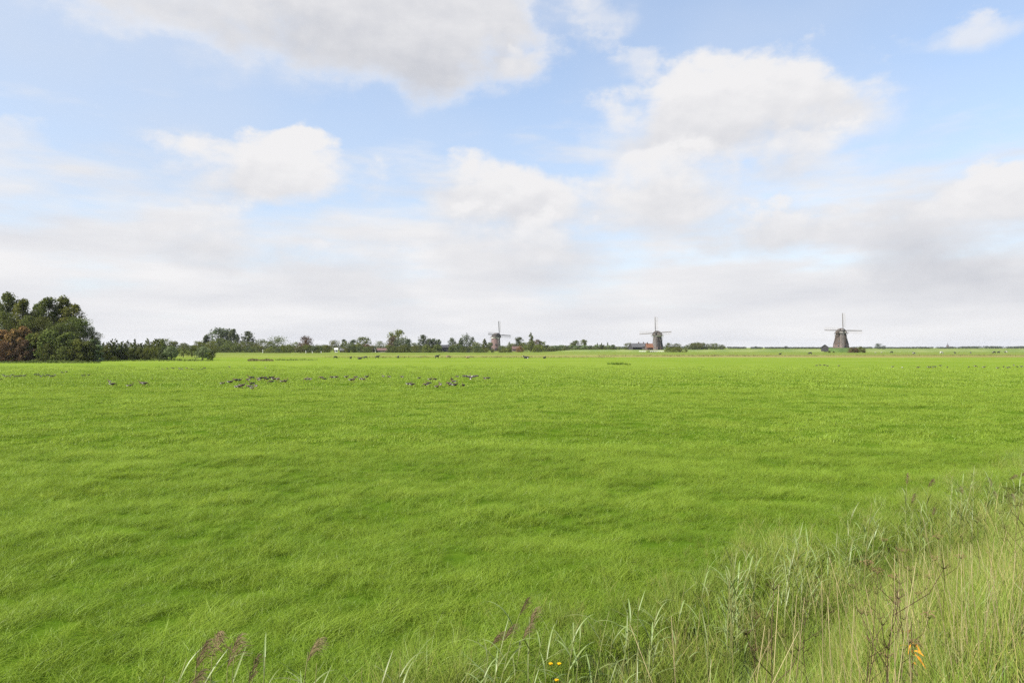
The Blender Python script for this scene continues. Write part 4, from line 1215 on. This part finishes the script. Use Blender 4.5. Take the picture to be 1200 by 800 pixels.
def house(px, d, w, l, hw, hr, rz, wallm, roofm, label, zb=0.0, chim=0, name='house', gable_win=True):
    if 340 < d < 460: d *= 1.28; w, l, hw, hr = w * 1.2, l * 1.2, hw * 1.2, hr * 1.2
    x, y = at_depth(px, d)
    root = link(name, None, loc=(x, y, zb), rz=rz); tag(root, label, 'house' if name == 'house' else 'shed')
    b = MB(); hx, hy = l / 2, w / 2
    v = [(-hx, -hy, -0.3), (hx, -hy, -0.3), (hx, hy, -0.3), (-hx, hy, -0.3), (-hx, -hy, hw), (hx, -hy, hw), (hx, hy, hw), (-hx, hy, hw), (-hx, 0, hw + hr), (hx, 0, hw + hr)]
    b.v = v; b.f = [(0, 1, 5, 4), (2, 3, 7, 6), (1, 2, 6, 9, 5), (3, 0, 4, 8, 7)]; b.m = [0] * 4
    link('wall', b.mesh('wall', wallm), root)
    b = MB(); e = 0.35; th = 0.18
    for sg in (-1, 1):
        k = hr / hy
        p = [(-hx - e, sg * (hy + e), hw - e * k + 0.03), (hx + e, sg * (hy + e), hw - e * k + 0.03), (hx + e, 0, hw + hr + 0.03), (-hx - e, 0, hw + hr + 0.03)]
        q = [(a_, b__, c__ + th) for a_, b__, c__ in p]
        i = len(b.v); b.v += p + q
        for fc in ((3, 2, 1, 0), (4, 5, 6, 7), (0, 1, 5, 4), (1, 2, 6, 5), (2, 3, 7, 6), (3, 0, 4, 7)): b.f.append(tuple(i + z for z in fc)); b.m.append(0)
    roof = link('roof', b.mesh('roof', roofm), root)
    for c in range(chim):
        b = MB(); b.box((-hx * 0.6 + c * hx * 1.1, 0, hw + hr + 0.4), (0.8, 0.8, 1.6)); link('chimney', b.mesh('chimney', BRICK), roof)
    for sx_ in (-1, 1):
        for k in range(max(1, int(l / 4))):
            xx = -hx + (k + 0.5) * l / max(1, int(l / 4))
            b = MB(); b.box((xx, sx_ * hy, min(1.4, hw * 0.55)), (1.0, 0.16, min(1.2, hw * 0.5))); link('window', b.mesh('window', GLASS), root)
    if gable_win:
        for sx_ in (-1, 1):
            b = MB(); b.box((sx_ * hx, 0, 1.05), (0.16, 1.0, 2.1)); link('door', b.mesh('door', DARKW), root)
    return root


house(760.6, 548, 4.6, 5.2, 2.0, 2.8, R(12), BRICK, ORANGET, 'small house with steep bright orange roof touching the middle mill', 1.8, 1)
house(744.5, 590, 7, 9, 2.6, 3.0, R(20), DARKW, GREYR, 'dark barn with white gable edge left of the middle mill', 1.4)
house(751.5, 600, 7, 8, 3.0, 2.8, R(10), GREYW, GREYR, 'grey house with a row of chimneys between barn and orange-roofed house', 1.4, 2)
house(394, 398, 1.7, 1.7, 1.8, 0.7, R(12), WHITEP, WHITEP, 'little white outbuilding in front of the flat-topped olive tree', 0.0, 0, 'shed', False)
house(404, 402, 4.0, 5.5, 1.2, 1.2, R(4), DARKW, GREYR, 'low grey-roofed shed right of the white outbuilding', 0, 0, 'shed')
house(438.8, 398, 2.2, 3.5, 1.4, 1.7, R(90), WHITEP, GREYR, 'white house with pointed gable facing the meadow', 0, 0)
house(449.5, 400, 4.5, 8.0, 1.2, 1.3, R(3), GREYW, TILE, 'low farm with dull red roof right of the white gabled house', 0)
house(521.5, 430, 7, 6.5, 3.0, 1.6, R(8), DARKW, DARKW, 'dark boxy barn between the two grey poplar groups', 0, 0, 'shed')
house(605, 540, 5, 6.5, 1.5, 1.9, R(5), PINKB, TILE, 'pinkish cottage with low roof right of the pink mill', 1.0, 1)
house(350, 392, 4, 4.5, 1.5, 1.3, R(20), WHITEP, TILE, 'partly hidden cottage left of the copper-leaved tree', 0)
house(966.5, 500, 4.6, 5.5, 2.6, 1.8, R(70), DARKW, DARKW, 'small dark shed left of the thatched mill', 1.2, 0, 'shed')
house(816, 800, 10, 12, 3.0, 4.2, R(5), DARKW, THATCH, 'dark farmstead half hidden in a hump of trees on the skyline', 1.2)
for (px, tp, w_) in ((806, 404, 6), (811, 402.2, 8), (817, 401.2, 9), (823, 401.8, 8), (828, 403, 7), (835, 402.6, 8)):
    tree(px, tp, 780, w_, 'round', 'dark', 'dark tree in the hump of trees around the skyline farmstead', 'trees around the skyline farmstead', 'tree', 'far')

# white fence line and low white wall by the mills, garden posts, clipped hedge
def fence(px0, px1, d, h, n, label, mat):
    root = link('fence', None, loc=(0, 0, 0)); tag(root, label, 'fence')
    for k in range(n + 1):
        px = px0 + (px1 - px0) * k / n; x, y = at_depth(px, d); z = dike_z(x, y)
        b = MB(); b.box((x, y, z + h / 2 - 0.2), (0.16, 0.16, h + 0.4)); link('post', b.mesh('post', mat), root)
        if k < n:
            x2, y2 = at_depth(px0 + (px1 - px0) * (k + 1) / n, d); z2 = dike_z(x2, y2)
            for hh in (0.45, 0.9):
                b = MB(); b.tube([(x, y - 0.1, z + h * hh), (x2, y2 - 0.1, z2 + h * hh)], 0.11, 4); link('rail', b.mesh('rail', mat), root)


fence(762, 778, 540, 1.15, 6, 'white rail fence along the yard of the middle mill', WHITEP)
fence(749, 757, 545, 0.9, 4, 'low white rail fence left of the orange-roofed house', WHITEP)
HEDGE = LEAF['dark']
def hedge(px0, px1, d, h, label):
    d *= 1.28
    nr = np.random.default_rng(int(px0)); x0, y0 = at_depth(px0, d); x1, _ = at_depth(px1, d); n = int((x1 - x0) * 46)
    P_ = np.stack([nr.uniform(x0, x1, n), d + nr.uniform(-0.6, 0.6, n), h * nr.random(n)], 1)
    a = nr.normal(size=(n, 3)); a /= np.linalg.norm(a, axis=1)[:, None]; b_ = np.cross(a, nr.normal(size=(n, 3))); b_ /= np.linalg.norm(b_, axis=1)[:, None]
    s = nr.uniform(0.12, 0.3, n)[:, None]
    V = np.stack([P_ - a * s, P_ - b_ * s, P_ + a * s, P_ + b_ * s], 1).reshape(-1, 3)
    tag(link('hedge', np_mesh('hedge', V, np.arange(len(V)).reshape(-1, 4), 4, HEDGE)), label, 'hedge')
hedge(308, 341, 355, 1.0, 'long clipped dark hedge in front of the dome-shaped tree')
hedge(350, 377, 356, 1.0, 'shorter clipped dark hedge in front of the copper-leaved tree')
hedge(250, 306, 372, 0.8, 'low rough hedge along the field below the high poplars')
hedge(455, 520, 385, 0.9, 'low dark hedge under the thinning poplar row')
for px, py0, py1, lab in ((308, 408.8, 413, 'white garden post left of the long clipped hedge'), (358.5, 409.5, 412.5, 'white post before the copper-leaved tree'), (376.5, 411, 413.2, 'small white post at the right end of the shorter hedge'), (366, 410.8, 413, 'thin pale post above the shorter hedge')):
    d = 352 * 1.28; x, y = at_depth(px, d); b = MB(); h = (py1 - py0) * d / F
    b.rings([ringp(0.15, 0, 8), ringp(0.15, h * 0.8, 8), ringp(0.21, h * 0.82, 8), ringp(0.08, h, 8)])
    tag(link('white_post', b.mesh('white_post', WHITEP), loc=(x, y, 0)), lab, 'post')

# church tower far away
x, y = at_depth(1110.5, 3000); root = link('church', None, loc=(x, y, 0)); tag(root, 'tiny far church spire above the bluish wood', 'church')
b = MB(); b.box((0, 0, 5), (7, 7, 12)); link('tower', b.mesh('tower', BRICK), root)
b = MB(); b.rings([ringp(4.6, 11, 8, 0.5), ringp(2.4, 14, 8, 0.5), ringp(0.2, 22, 8, 0.5)]); link('spire', b.mesh('spire', GREYR), root)
b = MB(); b.box((12, 0, 3), (18, 9, 7)); link('nave', b.mesh('nave', BRICK), root)

# brown reed patches and rough weeds along the cross ditch
REEDPATCH = leafy('dry_reed_patch', (0.13, 0.12, 0.042), (0.21, 0.19, 0.08), 0.3, 0.5)
ROUGH = leafy('rough_ditch_weed', (0.055, 0.080, 0.018), (0.14, 0.155, 0.045), 0.3, 0.5)
DEADREED = leafy('dead_brown_reed', (0.095, 0.080, 0.036), (0.18, 0.15, 0.07), 0.3, 0.5)
def patch(px0, px1, py, h, n, mat, label, name='reed_patch'):
    nr = random.Random(int(px0 * 3)); V, Fc = [], []
    for i in range(n):
        px = nr.uniform(px0, px1); x, y = on_ground(px, py + nr.uniform(-0.9, 0.9)); u = (px - px0) / (px1 - px0)
        hh = h * (0.35 + 0.65 * math.sin(math.pi * u)) * nr.uniform(0.4, 1.1) * max(0.3, 0.8 + 0.9 * mnoise.noise((px * 0.09, 0, 3)) + 0.4 * mnoise.noise((px * 0.5, 0, 3))); a = nr.random() * 6.28; w_ = 0.09; dx_, dy_ = math.cos(a) * w_, math.sin(a) * w_
        lx, ly = nr.gauss(0, 0.25) * hh, nr.gauss(0, 0.25) * hh; b_ = len(V)
        V += [(x - dx_, y - dy_, -0.05), (x + dx_, y + dy_, -0.05), (x + lx * .5 + dx_, y + ly * .5 + dy_, hh * .6), (x + lx * .5 - dx_, y + ly * .5 - dy_, hh * .6), (x + lx, y + ly, hh)]
        Fc += [(b_, b_ + 1, b_ + 2, b_ + 3)]; Fc += [(b_ + 3, b_ + 2, b_ + 4, b_ + 4)]
    me = bpy.data.meshes.new(name); me.from_pydata(V, [], [f if f[2] != f[3] else f[:3] for f in Fc]); me.materials.append(mat); me.update()
    return tag(link(name, me), label, kind='stuff')
patch(290, 321, 422.2, 0.7, 600, DEADREED, 'brown patch of dead reed by the cross ditch left of the cattle')
patch(0, 118, 424.6, 0.7, 1300, ROUGH, 'rough weeds along the foot of the wood')
patch(118, 250, 422.2, 0.5, 1000, ROUGH, 'rough weeds along the field edge below the young poplars')
patch(322, 372, 421.6, 0.4, 350, ROUGH, 'dark weedy ditch line left of the cattle')
patch(380, 720, 418.4, 0.35, 2200, REEDPATCH, 'straw-coloured ditch-side grass behind the dark cattle')
patch(700, 960, 416.6, 0.4, 2200, REEDPATCH, 'dry brownish ditch-side grass below the middle mill')
patch(950, 1330, 416.2, 0.4, 2800, REEDPATCH, 'dry brownish ditch-side grass below the thatched mill')

# ------------------------------------------------------------------ geese and ducks: lofted bodies, one mesh each
FEA = [surface('goose_grey_brown', (0.092, 0.074, 0.060), (0.058, 0.046, 0.038), 9.0, 0.8, rnd=0.4), surface('goose_dark_wing', (0.040, 0.034, 0.032), (0.070, 0.058, 0.052), 9.0, 0.8, rnd=0.3),
       surface('goose_white', (0.45, 0.43, 0.40), (0.36, 0.34, 0.32), 9.0, 0.8), surface('goose_bill_leg', (0.42, 0.17, 0.07), None, 9.0, 0.6), surface('goose_chestnut', (0.130, 0.075, 0.045), (0.08, 0.05, 0.035), 9.0, 0.8)]


def bird(pose, dark=False):
    b = MB(); L = pose != 'rest'
    zc = 0.37 if L else 0.13
    body = [(-0.40, zc + 0.045, .012, .010), (-0.34, zc + 0.035, .055, .030), (-0.24, zc + 0.01, .095, .075), (-0.08, zc, .125, .120), (0.08, zc + 0.005, .122, .125), (0.19, zc + 0.035, .092, .098), (0.255, zc + 0.085, .058, .060)]
    if pose == 'graze': neck = [(0.315, zc + 0.07, .036), (0.375, zc - 0.04, .029), (0.41, zc - 0.16, .027), (0.435, zc - 0.235, .030), (0.455, zc - 0.285, .031), (0.472, zc - 0.325, .016), (0.48, zc - 0.355, .006)]
    elif pose == 'rest': neck = [(0.285, zc + 0.15, .042), (0.29, zc + 0.21, .033), (0.31, zc + 0.265, .034), (0.345, zc + 0.28, .036), (0.375, zc + 0.275, .030), (0.405, zc + 0.265, .013), (0.435, zc + 0.257, .006)]
    elif pose == 'fly': neck = [(0.33, zc + 0.10, .040), (0.42, zc + 0.115, .031), (0.50, zc + 0.13, .028), (0.55, zc + 0.14, .034), (0.585, zc + 0.14, .030), (0.615, zc + 0.132, .013), (0.645, zc + 0.127, .006)]
    elif pose == 'walk': neck = [(0.30, zc + 0.15, .043), (0.345, zc + 0.22, .032), (0.39, zc + 0.27, .028), (0.425, zc + 0.295, .034), (0.46, zc + 0.295, .031), (0.49, zc + 0.285, .013), (0.52, zc + 0.278, .006)]
    else: neck = [(0.285, zc + 0.16, .042), (0.29, zc + 0.25, .031), (0.295, zc + 0.33, .027), (0.31, zc + 0.39, .034), (0.345, zc + 0.40, .033), (0.378, zc + 0.39, .013), (0.41, zc + 0.382, .006)]
    pts = [(x, 0, z) for x, z, _, _ in body] + [(x, 0, z) for x, z, _ in neck]
    rad = [(w_, h_) for _, _, w_, h_ in body] + [r for _, _, r in neck]
    bd = 1 if dark else 0
    mats = [2, 2, bd, bd, bd, 4 if not dark else 1, 4 if not dark else 1, bd, bd, 4, 4, 3, 3, 3]
    b.tube(pts, rad, 8, mats=mats[:len(pts) - 1])
    if pose != 'fly':
        for sg in (-1, 1):      # folded wings lie on the flanks, dark tips crossing over the tail
            b.tube([(0.17, sg * 0.085, zc + 0.035), (0.08, sg * 0.122, zc + 0.045), (-0.12, sg * 0.108, zc + 0.055), (-0.28, sg * 0.055, zc + 0.06), (-0.43, sg * 0.02, zc + 0.065)], [(.012, .045), (.020, .075), (.020, .072), (.014, .040), (.004, .010)], 6, mats=[bd, bd, 1, 1])
            b.tube([(-0.05, sg * 0.09, zc - 0.085), (-0.22, sg * 0.06, zc - 0.055), (-0.33, sg * 0.03, zc - 0.005)], [(.03, .022), (.035, .03), (.015, .015)], 6, 2)
    else:
        for sg in (-1, 1):      # spread wings: pale forewing, black flight feathers
            rows = [(0.08, 0.16, 0.30, 0.0), (0.38, 0.22, 0.36, 0.16), (0.70, 0.17, 0.30, 0.20), (0.95, 0.05, 0.14, 0.16)]
            top = [[(0.14 - 0.02 * i, sg * y_, zc + 0.09 + dz_), (0.14 - 0.02 * i - f_ * (0.75, 0.3, 0.2, 0.2)[i], sg * y_, zc + 0.115 + dz_), (0.14 - 0.02 * i - f_ - 0.12, sg * y_, zc + 0.09 + dz_)] for i, (y_, f_, g_, dz_) in enumerate(rows)]
            for (p, q) in zip(top, top[1:]):
                for k, mm in ((0, 2), (1, 1)):
                    a0, a1, b0, b1 = (Vector(v) for v in (p[k], p[k + 1], q[k], q[k + 1]))
                    th = Vector((0, 0, 0.014))
                    b.rings([[a0 + th, a1 + th, a1 - th, a0 - th], [b0 + th * 0.6, b1 + th * 0.4, b1 - th * 0.4, b0 - th * 0.6]], mm if p is top[0] else 1)
    if L:
        for sg, fx in ((-1, 0.03), (1, -0.03 if pose != 'walk' else -0.10)):
            yk = 0.055 * sg
            b.tube([(-0.02, yk, zc - 0.07), (-0.03 + fx, yk, zc - 0.16), (fx - 0.02, yk, 0.015)], [.030, .014, .010], 5, 3)
            b.tube([(fx - 0.03, yk, 0.012), (fx + 0.03, yk, 0.012), (fx + 0.07, yk, 0.008)], [(.012, .009), (.028, .008), (.034, .005)], 5, 3)
    return b.mesh('goose', FEA, True)


BIRD = {p: bird(p) for p in ('graze', 'walk', 'stand', 'rest', 'fly')}
BIRDD = {p: bird(p, True) for p in ('graze', 'walk', 'stand', 'rest')}
POSEW = {'graze': 'grazing with lowered head', 'walk': 'walking with neck forward', 'stand': 'standing with raised head', 'rest': 'resting flat on the grass'}


def goose(px, py, pose, rz, size, where, group, dark=False, name='goose', cat='goose', zlift=0.0):
    x, y = on_ground(px, py)
    o = link(name, (BIRDD if dark else BIRD)[pose], loc=(x, y, ground_z(x, y) + 0.05 + zlift), rz=rz)
    o.scale = [size * random.uniform(0.93, 1.07)] * 3
    return tag(o, '%s %s %s %s' % ('dark' if dark else 'grey-brown', name, POSEW[pose], where), cat, group)


# the main flock, spot by spot
FL1 = [(261, 449.5, 'rest'), (270, 451, 'stand'), (277, 447.5, 'graze'), (281, 447, 'walk'), (277.5, 453, 'rest'), (280.5, 455, 'graze'), (284, 454, 'walk'), (291, 446.5, 'graze'), (294, 444.5, 'walk'), (297, 444, 'graze'), (295, 450, 'rest'), (292.5, 455.5, 'graze'), (296, 456, 'rest'), (300, 455, 'stand'),
       (303, 447, 'walk'), (306, 445.5, 'graze'), (310, 444.5, 'walk'), (313, 446, 'graze'), (316.5, 444.5, 'walk'), (319.5, 443.5, 'stand'), (321, 446, 'graze'), (324, 445.5, 'walk'), (326, 447, 'graze'), (318, 449.5, 'graze'), (331, 449.5, 'walk'), (334.5, 449.5, 'stand')]
for px, py, p in FL1:
    goose(px, py + 1.3, p, random.choice((0, math.pi)) + random.gauss(0, 0.6), 0.86, 'in the densest cluster of the flock', 'geese of the densest cluster')
for px, py, p in ((359, 446, 'graze'), (363, 446, 'walk'), (376.5, 443.5, 'graze'), (380, 443.5, 'rest'), (389, 443.5, 'graze'), (394, 443.8, 'graze'), (406, 443, 'walk'), (411.5, 448, 'graze'), (414, 447, 'walk'), (417, 443.5, 'graze'), (423, 445.5, 'walk'), (426, 445.8, 'graze'), (430, 443, 'stand')):
    goose(px, py + 1.2, p, random.choice((0, math.pi)) + random.gauss(0, 0.5), 0.82, 'in the loose string beside the densest cluster', 'geese of the loose string')
for px, py, p in ((449, 443, 'stand'), (456, 443, 'graze'), (471, 443, 'graze'), (491.5, 443.3, 'rest'), (504, 446, 'stand'), (509.5, 446.5, 'graze'), (535.5, 443, 'graze'), (568, 445, 'walk'), (572, 445.5, 'graze')):
    goose(px, py + 1.0, p, random.choice((0, math.pi)) + random.gauss(0, 0.5), 0.74, 'scattered singly behind the landing bird', 'scattered single geese')
for px, py, p in ((479, 452, 'walk'), (483, 452.5, 'graze'), (499, 453, 'graze'), (502.5, 451, 'walk'), (512, 454, 'rest'), (516, 453, 'walk'), (526, 452, 'graze'), (530, 446.5, 'walk'), (531.5, 449.5, 'walk'), (533, 453, 'stand'), (543, 453, 'stand'), (528, 451, 'rest')):
    goose(px, py + 1.3, p, random.choice((0, math.pi)) + random.gauss(0, 0.7), 0.86, 'in the small group before the landing bird', 'geese before the landing bird')
x, y = on_ground(551, 447)
o = link('goose', BIRD['fly'], loc=(x, y, 0.16), rz=R(100)); o.scale = (1.0,) * 3; o.rotation_euler.y = -0.6
tag(o, 'goose landing with wide spread black and white wings', 'goose')
for px, py, p, rz in ((128.5, 450.5, 'walk', 2.6), (132, 453.2, 'graze', 0.3), (152.5, 452.5, 'rest', 0.2), (167, 452.5, 'walk', 3.3), (170, 452.6, 'graze', 0.2)):
    goose(px, py + 0.6, p, rz, 0.85, 'apart between the wood and the flock', 'geese apart below the young poplars')
for k, (px, py) in enumerate([(1, 445.5)] + [(4 + 2.1 * j, 441.8 + random.uniform(-1.3, 1.2)) for j in range(13)] + [(41 + 2.35 * j, 441.3 + random.uniform(-1.3, 1.0)) for j in range(11)] + [(97, 441.3), (100, 441.5), (104.5, 440.6), (78, 436.5), (73, 437.5)]):
    goose(px, py + 0.8, random.choice(('graze', 'walk', 'stand')), random.choice((0, math.pi)) + random.gauss(0, 0.6), 0.56, 'strung out in front of the wood', 'ducks before the wood', True, 'duck', 'duck')
for px in (191, 196, 203, 210, 213, 219, 225, 237, 240, 269, 298, 311):
    goose(px, 433 + random.uniform(-0.4, 0.6) - (1 if px > 260 else 0), random.choice(('graze', 'rest', 'walk')), random.choice((0, math.pi)) + random.gauss(0, 0.5), 0.66, 'in the light grass below the silvery willow', 'ducks below the silvery willow', True, 'duck', 'duck')
for px, py in ((957, 429.3), (961, 428.8), (966, 429), (969.5, 429.7), (983, 429.6)):
    goose(px, py + 0.5, random.choice(('graze', 'rest', 'walk')), random.choice((0, math.pi)), 0.72, 'in the little row below the thatched mill', 'ducks below the thatched mill', True, 'duck', 'duck')
for px, py in ((1046, 431), (1076, 431.7), (1088, 431.2), (1090, 431.3), (1093, 431.8), (1096, 431), (1102, 429.5), (1110, 431.3), (1135, 431.3), (1143, 430.2), (1153, 431.7), (1169, 432.3), (1176, 431.2), (1180, 432), (1182, 431.8), (1188, 429.5), (1192, 431), (1197, 430.8), (1206, 431), (1215, 430)):
    goose(px, py + 0.6, random.choice(('graze', 'graze', 'stand', 'walk')), random.choice((0, math.pi)) + random.gauss(0, 0.8), 0.78, 'in the scattered row before the cows', 'ducks before the cows', True, 'duck', 'duck')
x, y = on_ground(1057, 431.8)
b = MB(); b.tube([(-0.22, 0, 0.17), (-0.1, 0, 0.15), (0.05, 0, 0.16), (0.13, 0, 0.22), (0.17, 0, 0.26), (0.22, 0, 0.25)], [.01, .06, .07, .04, .03, .006], 8, 2)
for sg in (-1, 1): b.tube([(0, sg * 0.03, 0.12), (0, sg * 0.03, 0)], .008, 4, 3)
o = link('gull', b.mesh('gull', FEA, True), loc=(x, y, 0.05), rz=0.4); o.scale = (1.0,) * 3
tag(o, 'single white gull standing in the meadow among dark ducks', 'gull')

# ------------------------------------------------------------------ cattle: skinned bodies, one continuous mesh each
def cow_material(name, base, spot, thr):
    m, t, out = new_mat(name)
    p = t.nodes.new('ShaderNodeBsdfPrincipled'); p.inputs['Roughness'].default_value = 0.75
    tcn = t.nodes.new('ShaderNodeTexCoord'); oi = t.nodes.new('ShaderNodeObjectInfo')
    va = t.nodes.new('ShaderNodeVectorMath'); va.operation = 'ADD'; t.links.new(tcn.outputs['Object'], va.inputs[0])
    r = X(t, oi.outputs['Random']); t.links.new(vec(t, r * 31.0, r * 17.0, r * 5.0), va.inputs[1])
    n = fbm(t, va.outputs[0], 1.1, 2, 0.4)
    t.links.new(mixc(t, n.smooth(thr - 0.01, thr + 0.01), base, spot), p.inputs['Base Color'])
    t.links.new(p.outputs[0], out.inputs[0])
    return m


COWM = {'pied': cow_material('pied_hide', (0.020, 0.018, 0.018), (0.62, 0.60, 0.56), 0.53), 'black': cow_material('black_hide', (0.018, 0.016, 0.015), (0.5, 0.48, 0.45), 0.68), 'fawn': cow_material('fawn_hide', (0.20, 0.13, 0.075), (0.45, 0.40, 0.33), 0.66), 'white': cow_material('white_hide', (0.40, 0.39, 0.36), (0.03, 0.03, 0.03), 0.58)}


def cow_mesh(pose):
    V, E, Rr = [], [], []
    def chain(pts, start=None):
        prev = start
        for p, r in pts:
            V.append(p); Rr.append(r if isinstance(r, tuple) else (r, r)); i = len(V) - 1
            if prev is not None: E.append((prev, i))
            prev = i
        return prev
    lie = pose == 'lie'
    z = 0.95 if not lie else 0.42
    chain([((-0.55, 0, z + 0.12), (.30, .36))]); pel = 0
    a = chain([((-0.20, 0, z + 0.05), (.36, .42)), ((0.20, 0, z + 0.05), (.36, .42)), ((0.55, 0, z + 0.10), (.27, .36))], 0)
    if pose == 'graze': hd = [((0.88, 0, z + 0.02), (.15, .22)), ((1.10, 0, z - 0.35), (.11, .15)), ((1.22, 0, z - 0.62), (.12, .13)), ((1.32, 0, z - 0.80), (.08, .08)), ((1.38, 0, z - 0.88), (.06, .06))]
    else: hd = [((0.85, 0, z + 0.30), (.15, .22)), ((1.05, 0, z + 0.48), (.11, .15)), ((1.20, 0, z + 0.52), (.12, .13)), ((1.38, 0, z + 0.42), (.08, .08)), ((1.48, 0, z + 0.36), (.06, .06))]
    chain(hd, a); head = len(V) - 3
    for sg in (-1, 1):
        h = V[head]; chain([((h[0] - 0.08, sg * 0.22, h[2] + 0.05), .035)], head)
        if not lie:
            chain([((0.55, sg * 0.17, 0.62), .11), ((0.57, sg * 0.16, 0.38), .075), ((0.55, sg * 0.16, 0.10), .05), ((0.60, sg * 0.16, 0.03), .06)], a)
            chain([((-0.52, sg * 0.20, 0.72), .15), ((-0.72, sg * 0.19, 0.48), .075), ((-0.66, sg * 0.19, 0.10), .05), ((-0.61, sg * 0.19, 0.03), .06)], pel)
        else:
            chain([((0.72, sg * 0.25, 0.14), .09), ((0.45, sg * 0.32, 0.07), .06)], a)
            chain([((-0.45, sg * 0.38, 0.16), .13), ((-0.15, sg * 0.45, 0.07), .06)], pel)
    if not lie: chain([((-0.28, 0, 0.60), .13)], pel)
    chain([((-0.86, 0, z + 0.22), .035), ((-0.90, 0, max(0.1, z - 0.45)), .03)], pel)
    me = bpy.data.meshes.new('cow_skeleton'); me.from_pydata(V, E, [])
    o = bpy.data.objects.new('cow_skeleton', me); COL.objects.link(o)
    o.modifiers.new('skin', 'SKIN'); sv = me.skin_vertices
    if not sv: me.skin_vertices
    for i, r in enumerate(Rr):
        me.skin_vertices[0].data[i].radius = r
    me.skin_vertices[0].data[0].use_root = True
    sb = o.modifiers.new('sub', 'SUBSURF'); sb.levels = 1; sb.render_levels = 1
    dg = bpy.context.evaluated_depsgraph_get(); dg.update()
    res = bpy.data.meshes.new_from_object(o.evaluated_get(dg)); res.name = 'cow'
    bpy.data.objects.remove(o); res.polygons.foreach_set('use_smooth', [True] * len(res.polygons))
    return res


COWS = {}
for p in ('graze', 'stand', 'lie'):
    me = cow_mesh(p)
    for kx, mm in COWM.items():
        m2 = me.copy(); m2.materials.clear(); m2.materials.append(mm); COWS[(p, kx)] = m2
for (px, py, pose, coat, sc, rz, lab, grp) in (
        (393, 420.3, 'graze', 'black', 0.7, 0.5, 'young black beast grazing on the open strip in front of the white outbuilding', None),
        (411, 420.8, 'stand', 'black', 0.6, 1.3, 'small black calf standing left of the lying-down pair of cattle', None),
        (421.5, 421, 'lie', 'black', 0.75, 0.3, 'black heifer lying between calf and grazing heifer below the dark round tree', None),
        (428.5, 420.5, 'graze', 'black', 0.72, 3.0, 'black heifer grazing below the purple-leaved bush', None),
        (442, 420.2, 'stand', 'black', 0.75, 0.4, 'black heifer with white mark standing below the white gabled house', None),
        (466.5, 420.2, 'stand', 'black', 0.72, 1.45, 'black heifer seen end-on below the large leaning tree', None),
        (512, 420, 'stand', 'black', 0.85, 0.4, 'black heifer standing below the dark boxy barn', None),
        (525, 419.6, 'graze', 'fawn', 0.75, 0.3, 'fawn-coloured beast grazing right of the heifer below the barn', None),
        (548, 419.6, 'lie', 'fawn', 0.75, 0.3, 'fawn-coloured beast lying left of the pink mill', None),
        (617, 420.2, 'lie', 'black', 1.05, 3.2, 'black cow lying in the grass right of the pink mill', None),
        (638, 420, 'lie', 'black', 0.8, 1.0, 'smaller dark cow lying below the pollard willows', None),
        (914, 415.3, 'lie', 'black', 0.85, 0.3, 'small dark cow lying before the open skyline between the mills', None),
        (949.5, 415.5, 'graze', 'black', 1.0, 3.1, 'black cow grazing left of the thatched mill', None),
        (1045, 413.9, 'graze', 'black', 1.0, 3.3, 'black cow grazing alone on the slope right of the thatched mill bushes', None),
        (1071, 414.6, 'lie', 'pied', 1.1, 3.4, 'black-and-white cow lying with pale rump on the green slope', None),
        (1103, 414.6, 'graze', 'white', 1.1, 0.2, 'mostly white cow with dark head on the slope below the church spire', None),
        (1119, 414.6, 'stand', 'black', 0.85, 1.5, 'black cow seen end-on just right of the mostly white cow', None),
        (1137.5, 414.5, 'stand', 'black', 0.85, 1.2, 'black cow seen half end-on midway between white cow and touching pair', None),
        (1165, 414.3, 'graze', 'black', 1.05, 3.2, 'left cow of the two touching black cows', None),
        (1170, 414.2, 'stand', 'black', 1.0, 0.2, 'right cow of the two touching black cows', None),
        (1179, 413.6, 'graze', 'pied', 1.0, 3.0, 'pied cow grazing right of the two touching black cows', None)):
    x, y = on_ground(px, py)
    o = link('cow', COWS[(pose, coat)], loc=(x, y, dike_z(x, y)), rz=rz); o.scale = (sc,) * 3
    tag(o, lab, 'cow', grp)
FLEECE = surface('fleece', (0.30, 0.29, 0.24), (0.22, 0.21, 0.17), 5.0, 0.95)
for px, py in ((1033, 413.5), (1026, 413.6)):
    x, y = on_ground(px, py); b = MB()
    b.tube([(-0.8, 0, 0.35), (-0.5, 0, 0.5), (0.5, 0, 0.5), (0.8, 0, 0.35)], [.2, .45, .45, .2], 8); b.tube([(0.8, 0, 0.5), (1.05, 0, 0.75), (1.3, 0, 0.65)], [.16, .14, .08], 6)
    for sx_ in (-.5, .5):
        for sy_ in (-.2, .2): b.tube([(sx_, sy_, 0.4), (sx_, sy_, 0)], .06, 5)
    sh = link('sheep', b.mesh('sheep', FLEECE, True), loc=(x, y, dike_z(x, y)), rz=0.2 if px > 1030 else 2.9); sh.scale = (0.62,) * 3
    tag(sh, 'cream sheep on the slope right of the mill bushes', 'sheep', 'cream sheep on the slope')

# ------------------------------------------------------------------ air
hm_, ht, ho = new_mat('haze')
pv_ = ht.nodes.new('ShaderNodeVolumePrincipled'); pv_.inputs['Color'].default_value = (0.90, 0.93, 1.0, 1); pv_.inputs['Density'].default_value = 0.00005
pv_.inputs['Anisotropy'].default_value = 0.2
ht.links.new(pv_.outputs[0], ho.inputs['Volume'])
b = MB(); b.box((0, 0, 18.0), (9400, 9400, 39.5))
hz_ = link('haze', b.mesh('haze', hm_)); tag(hz_, kind='stuff')
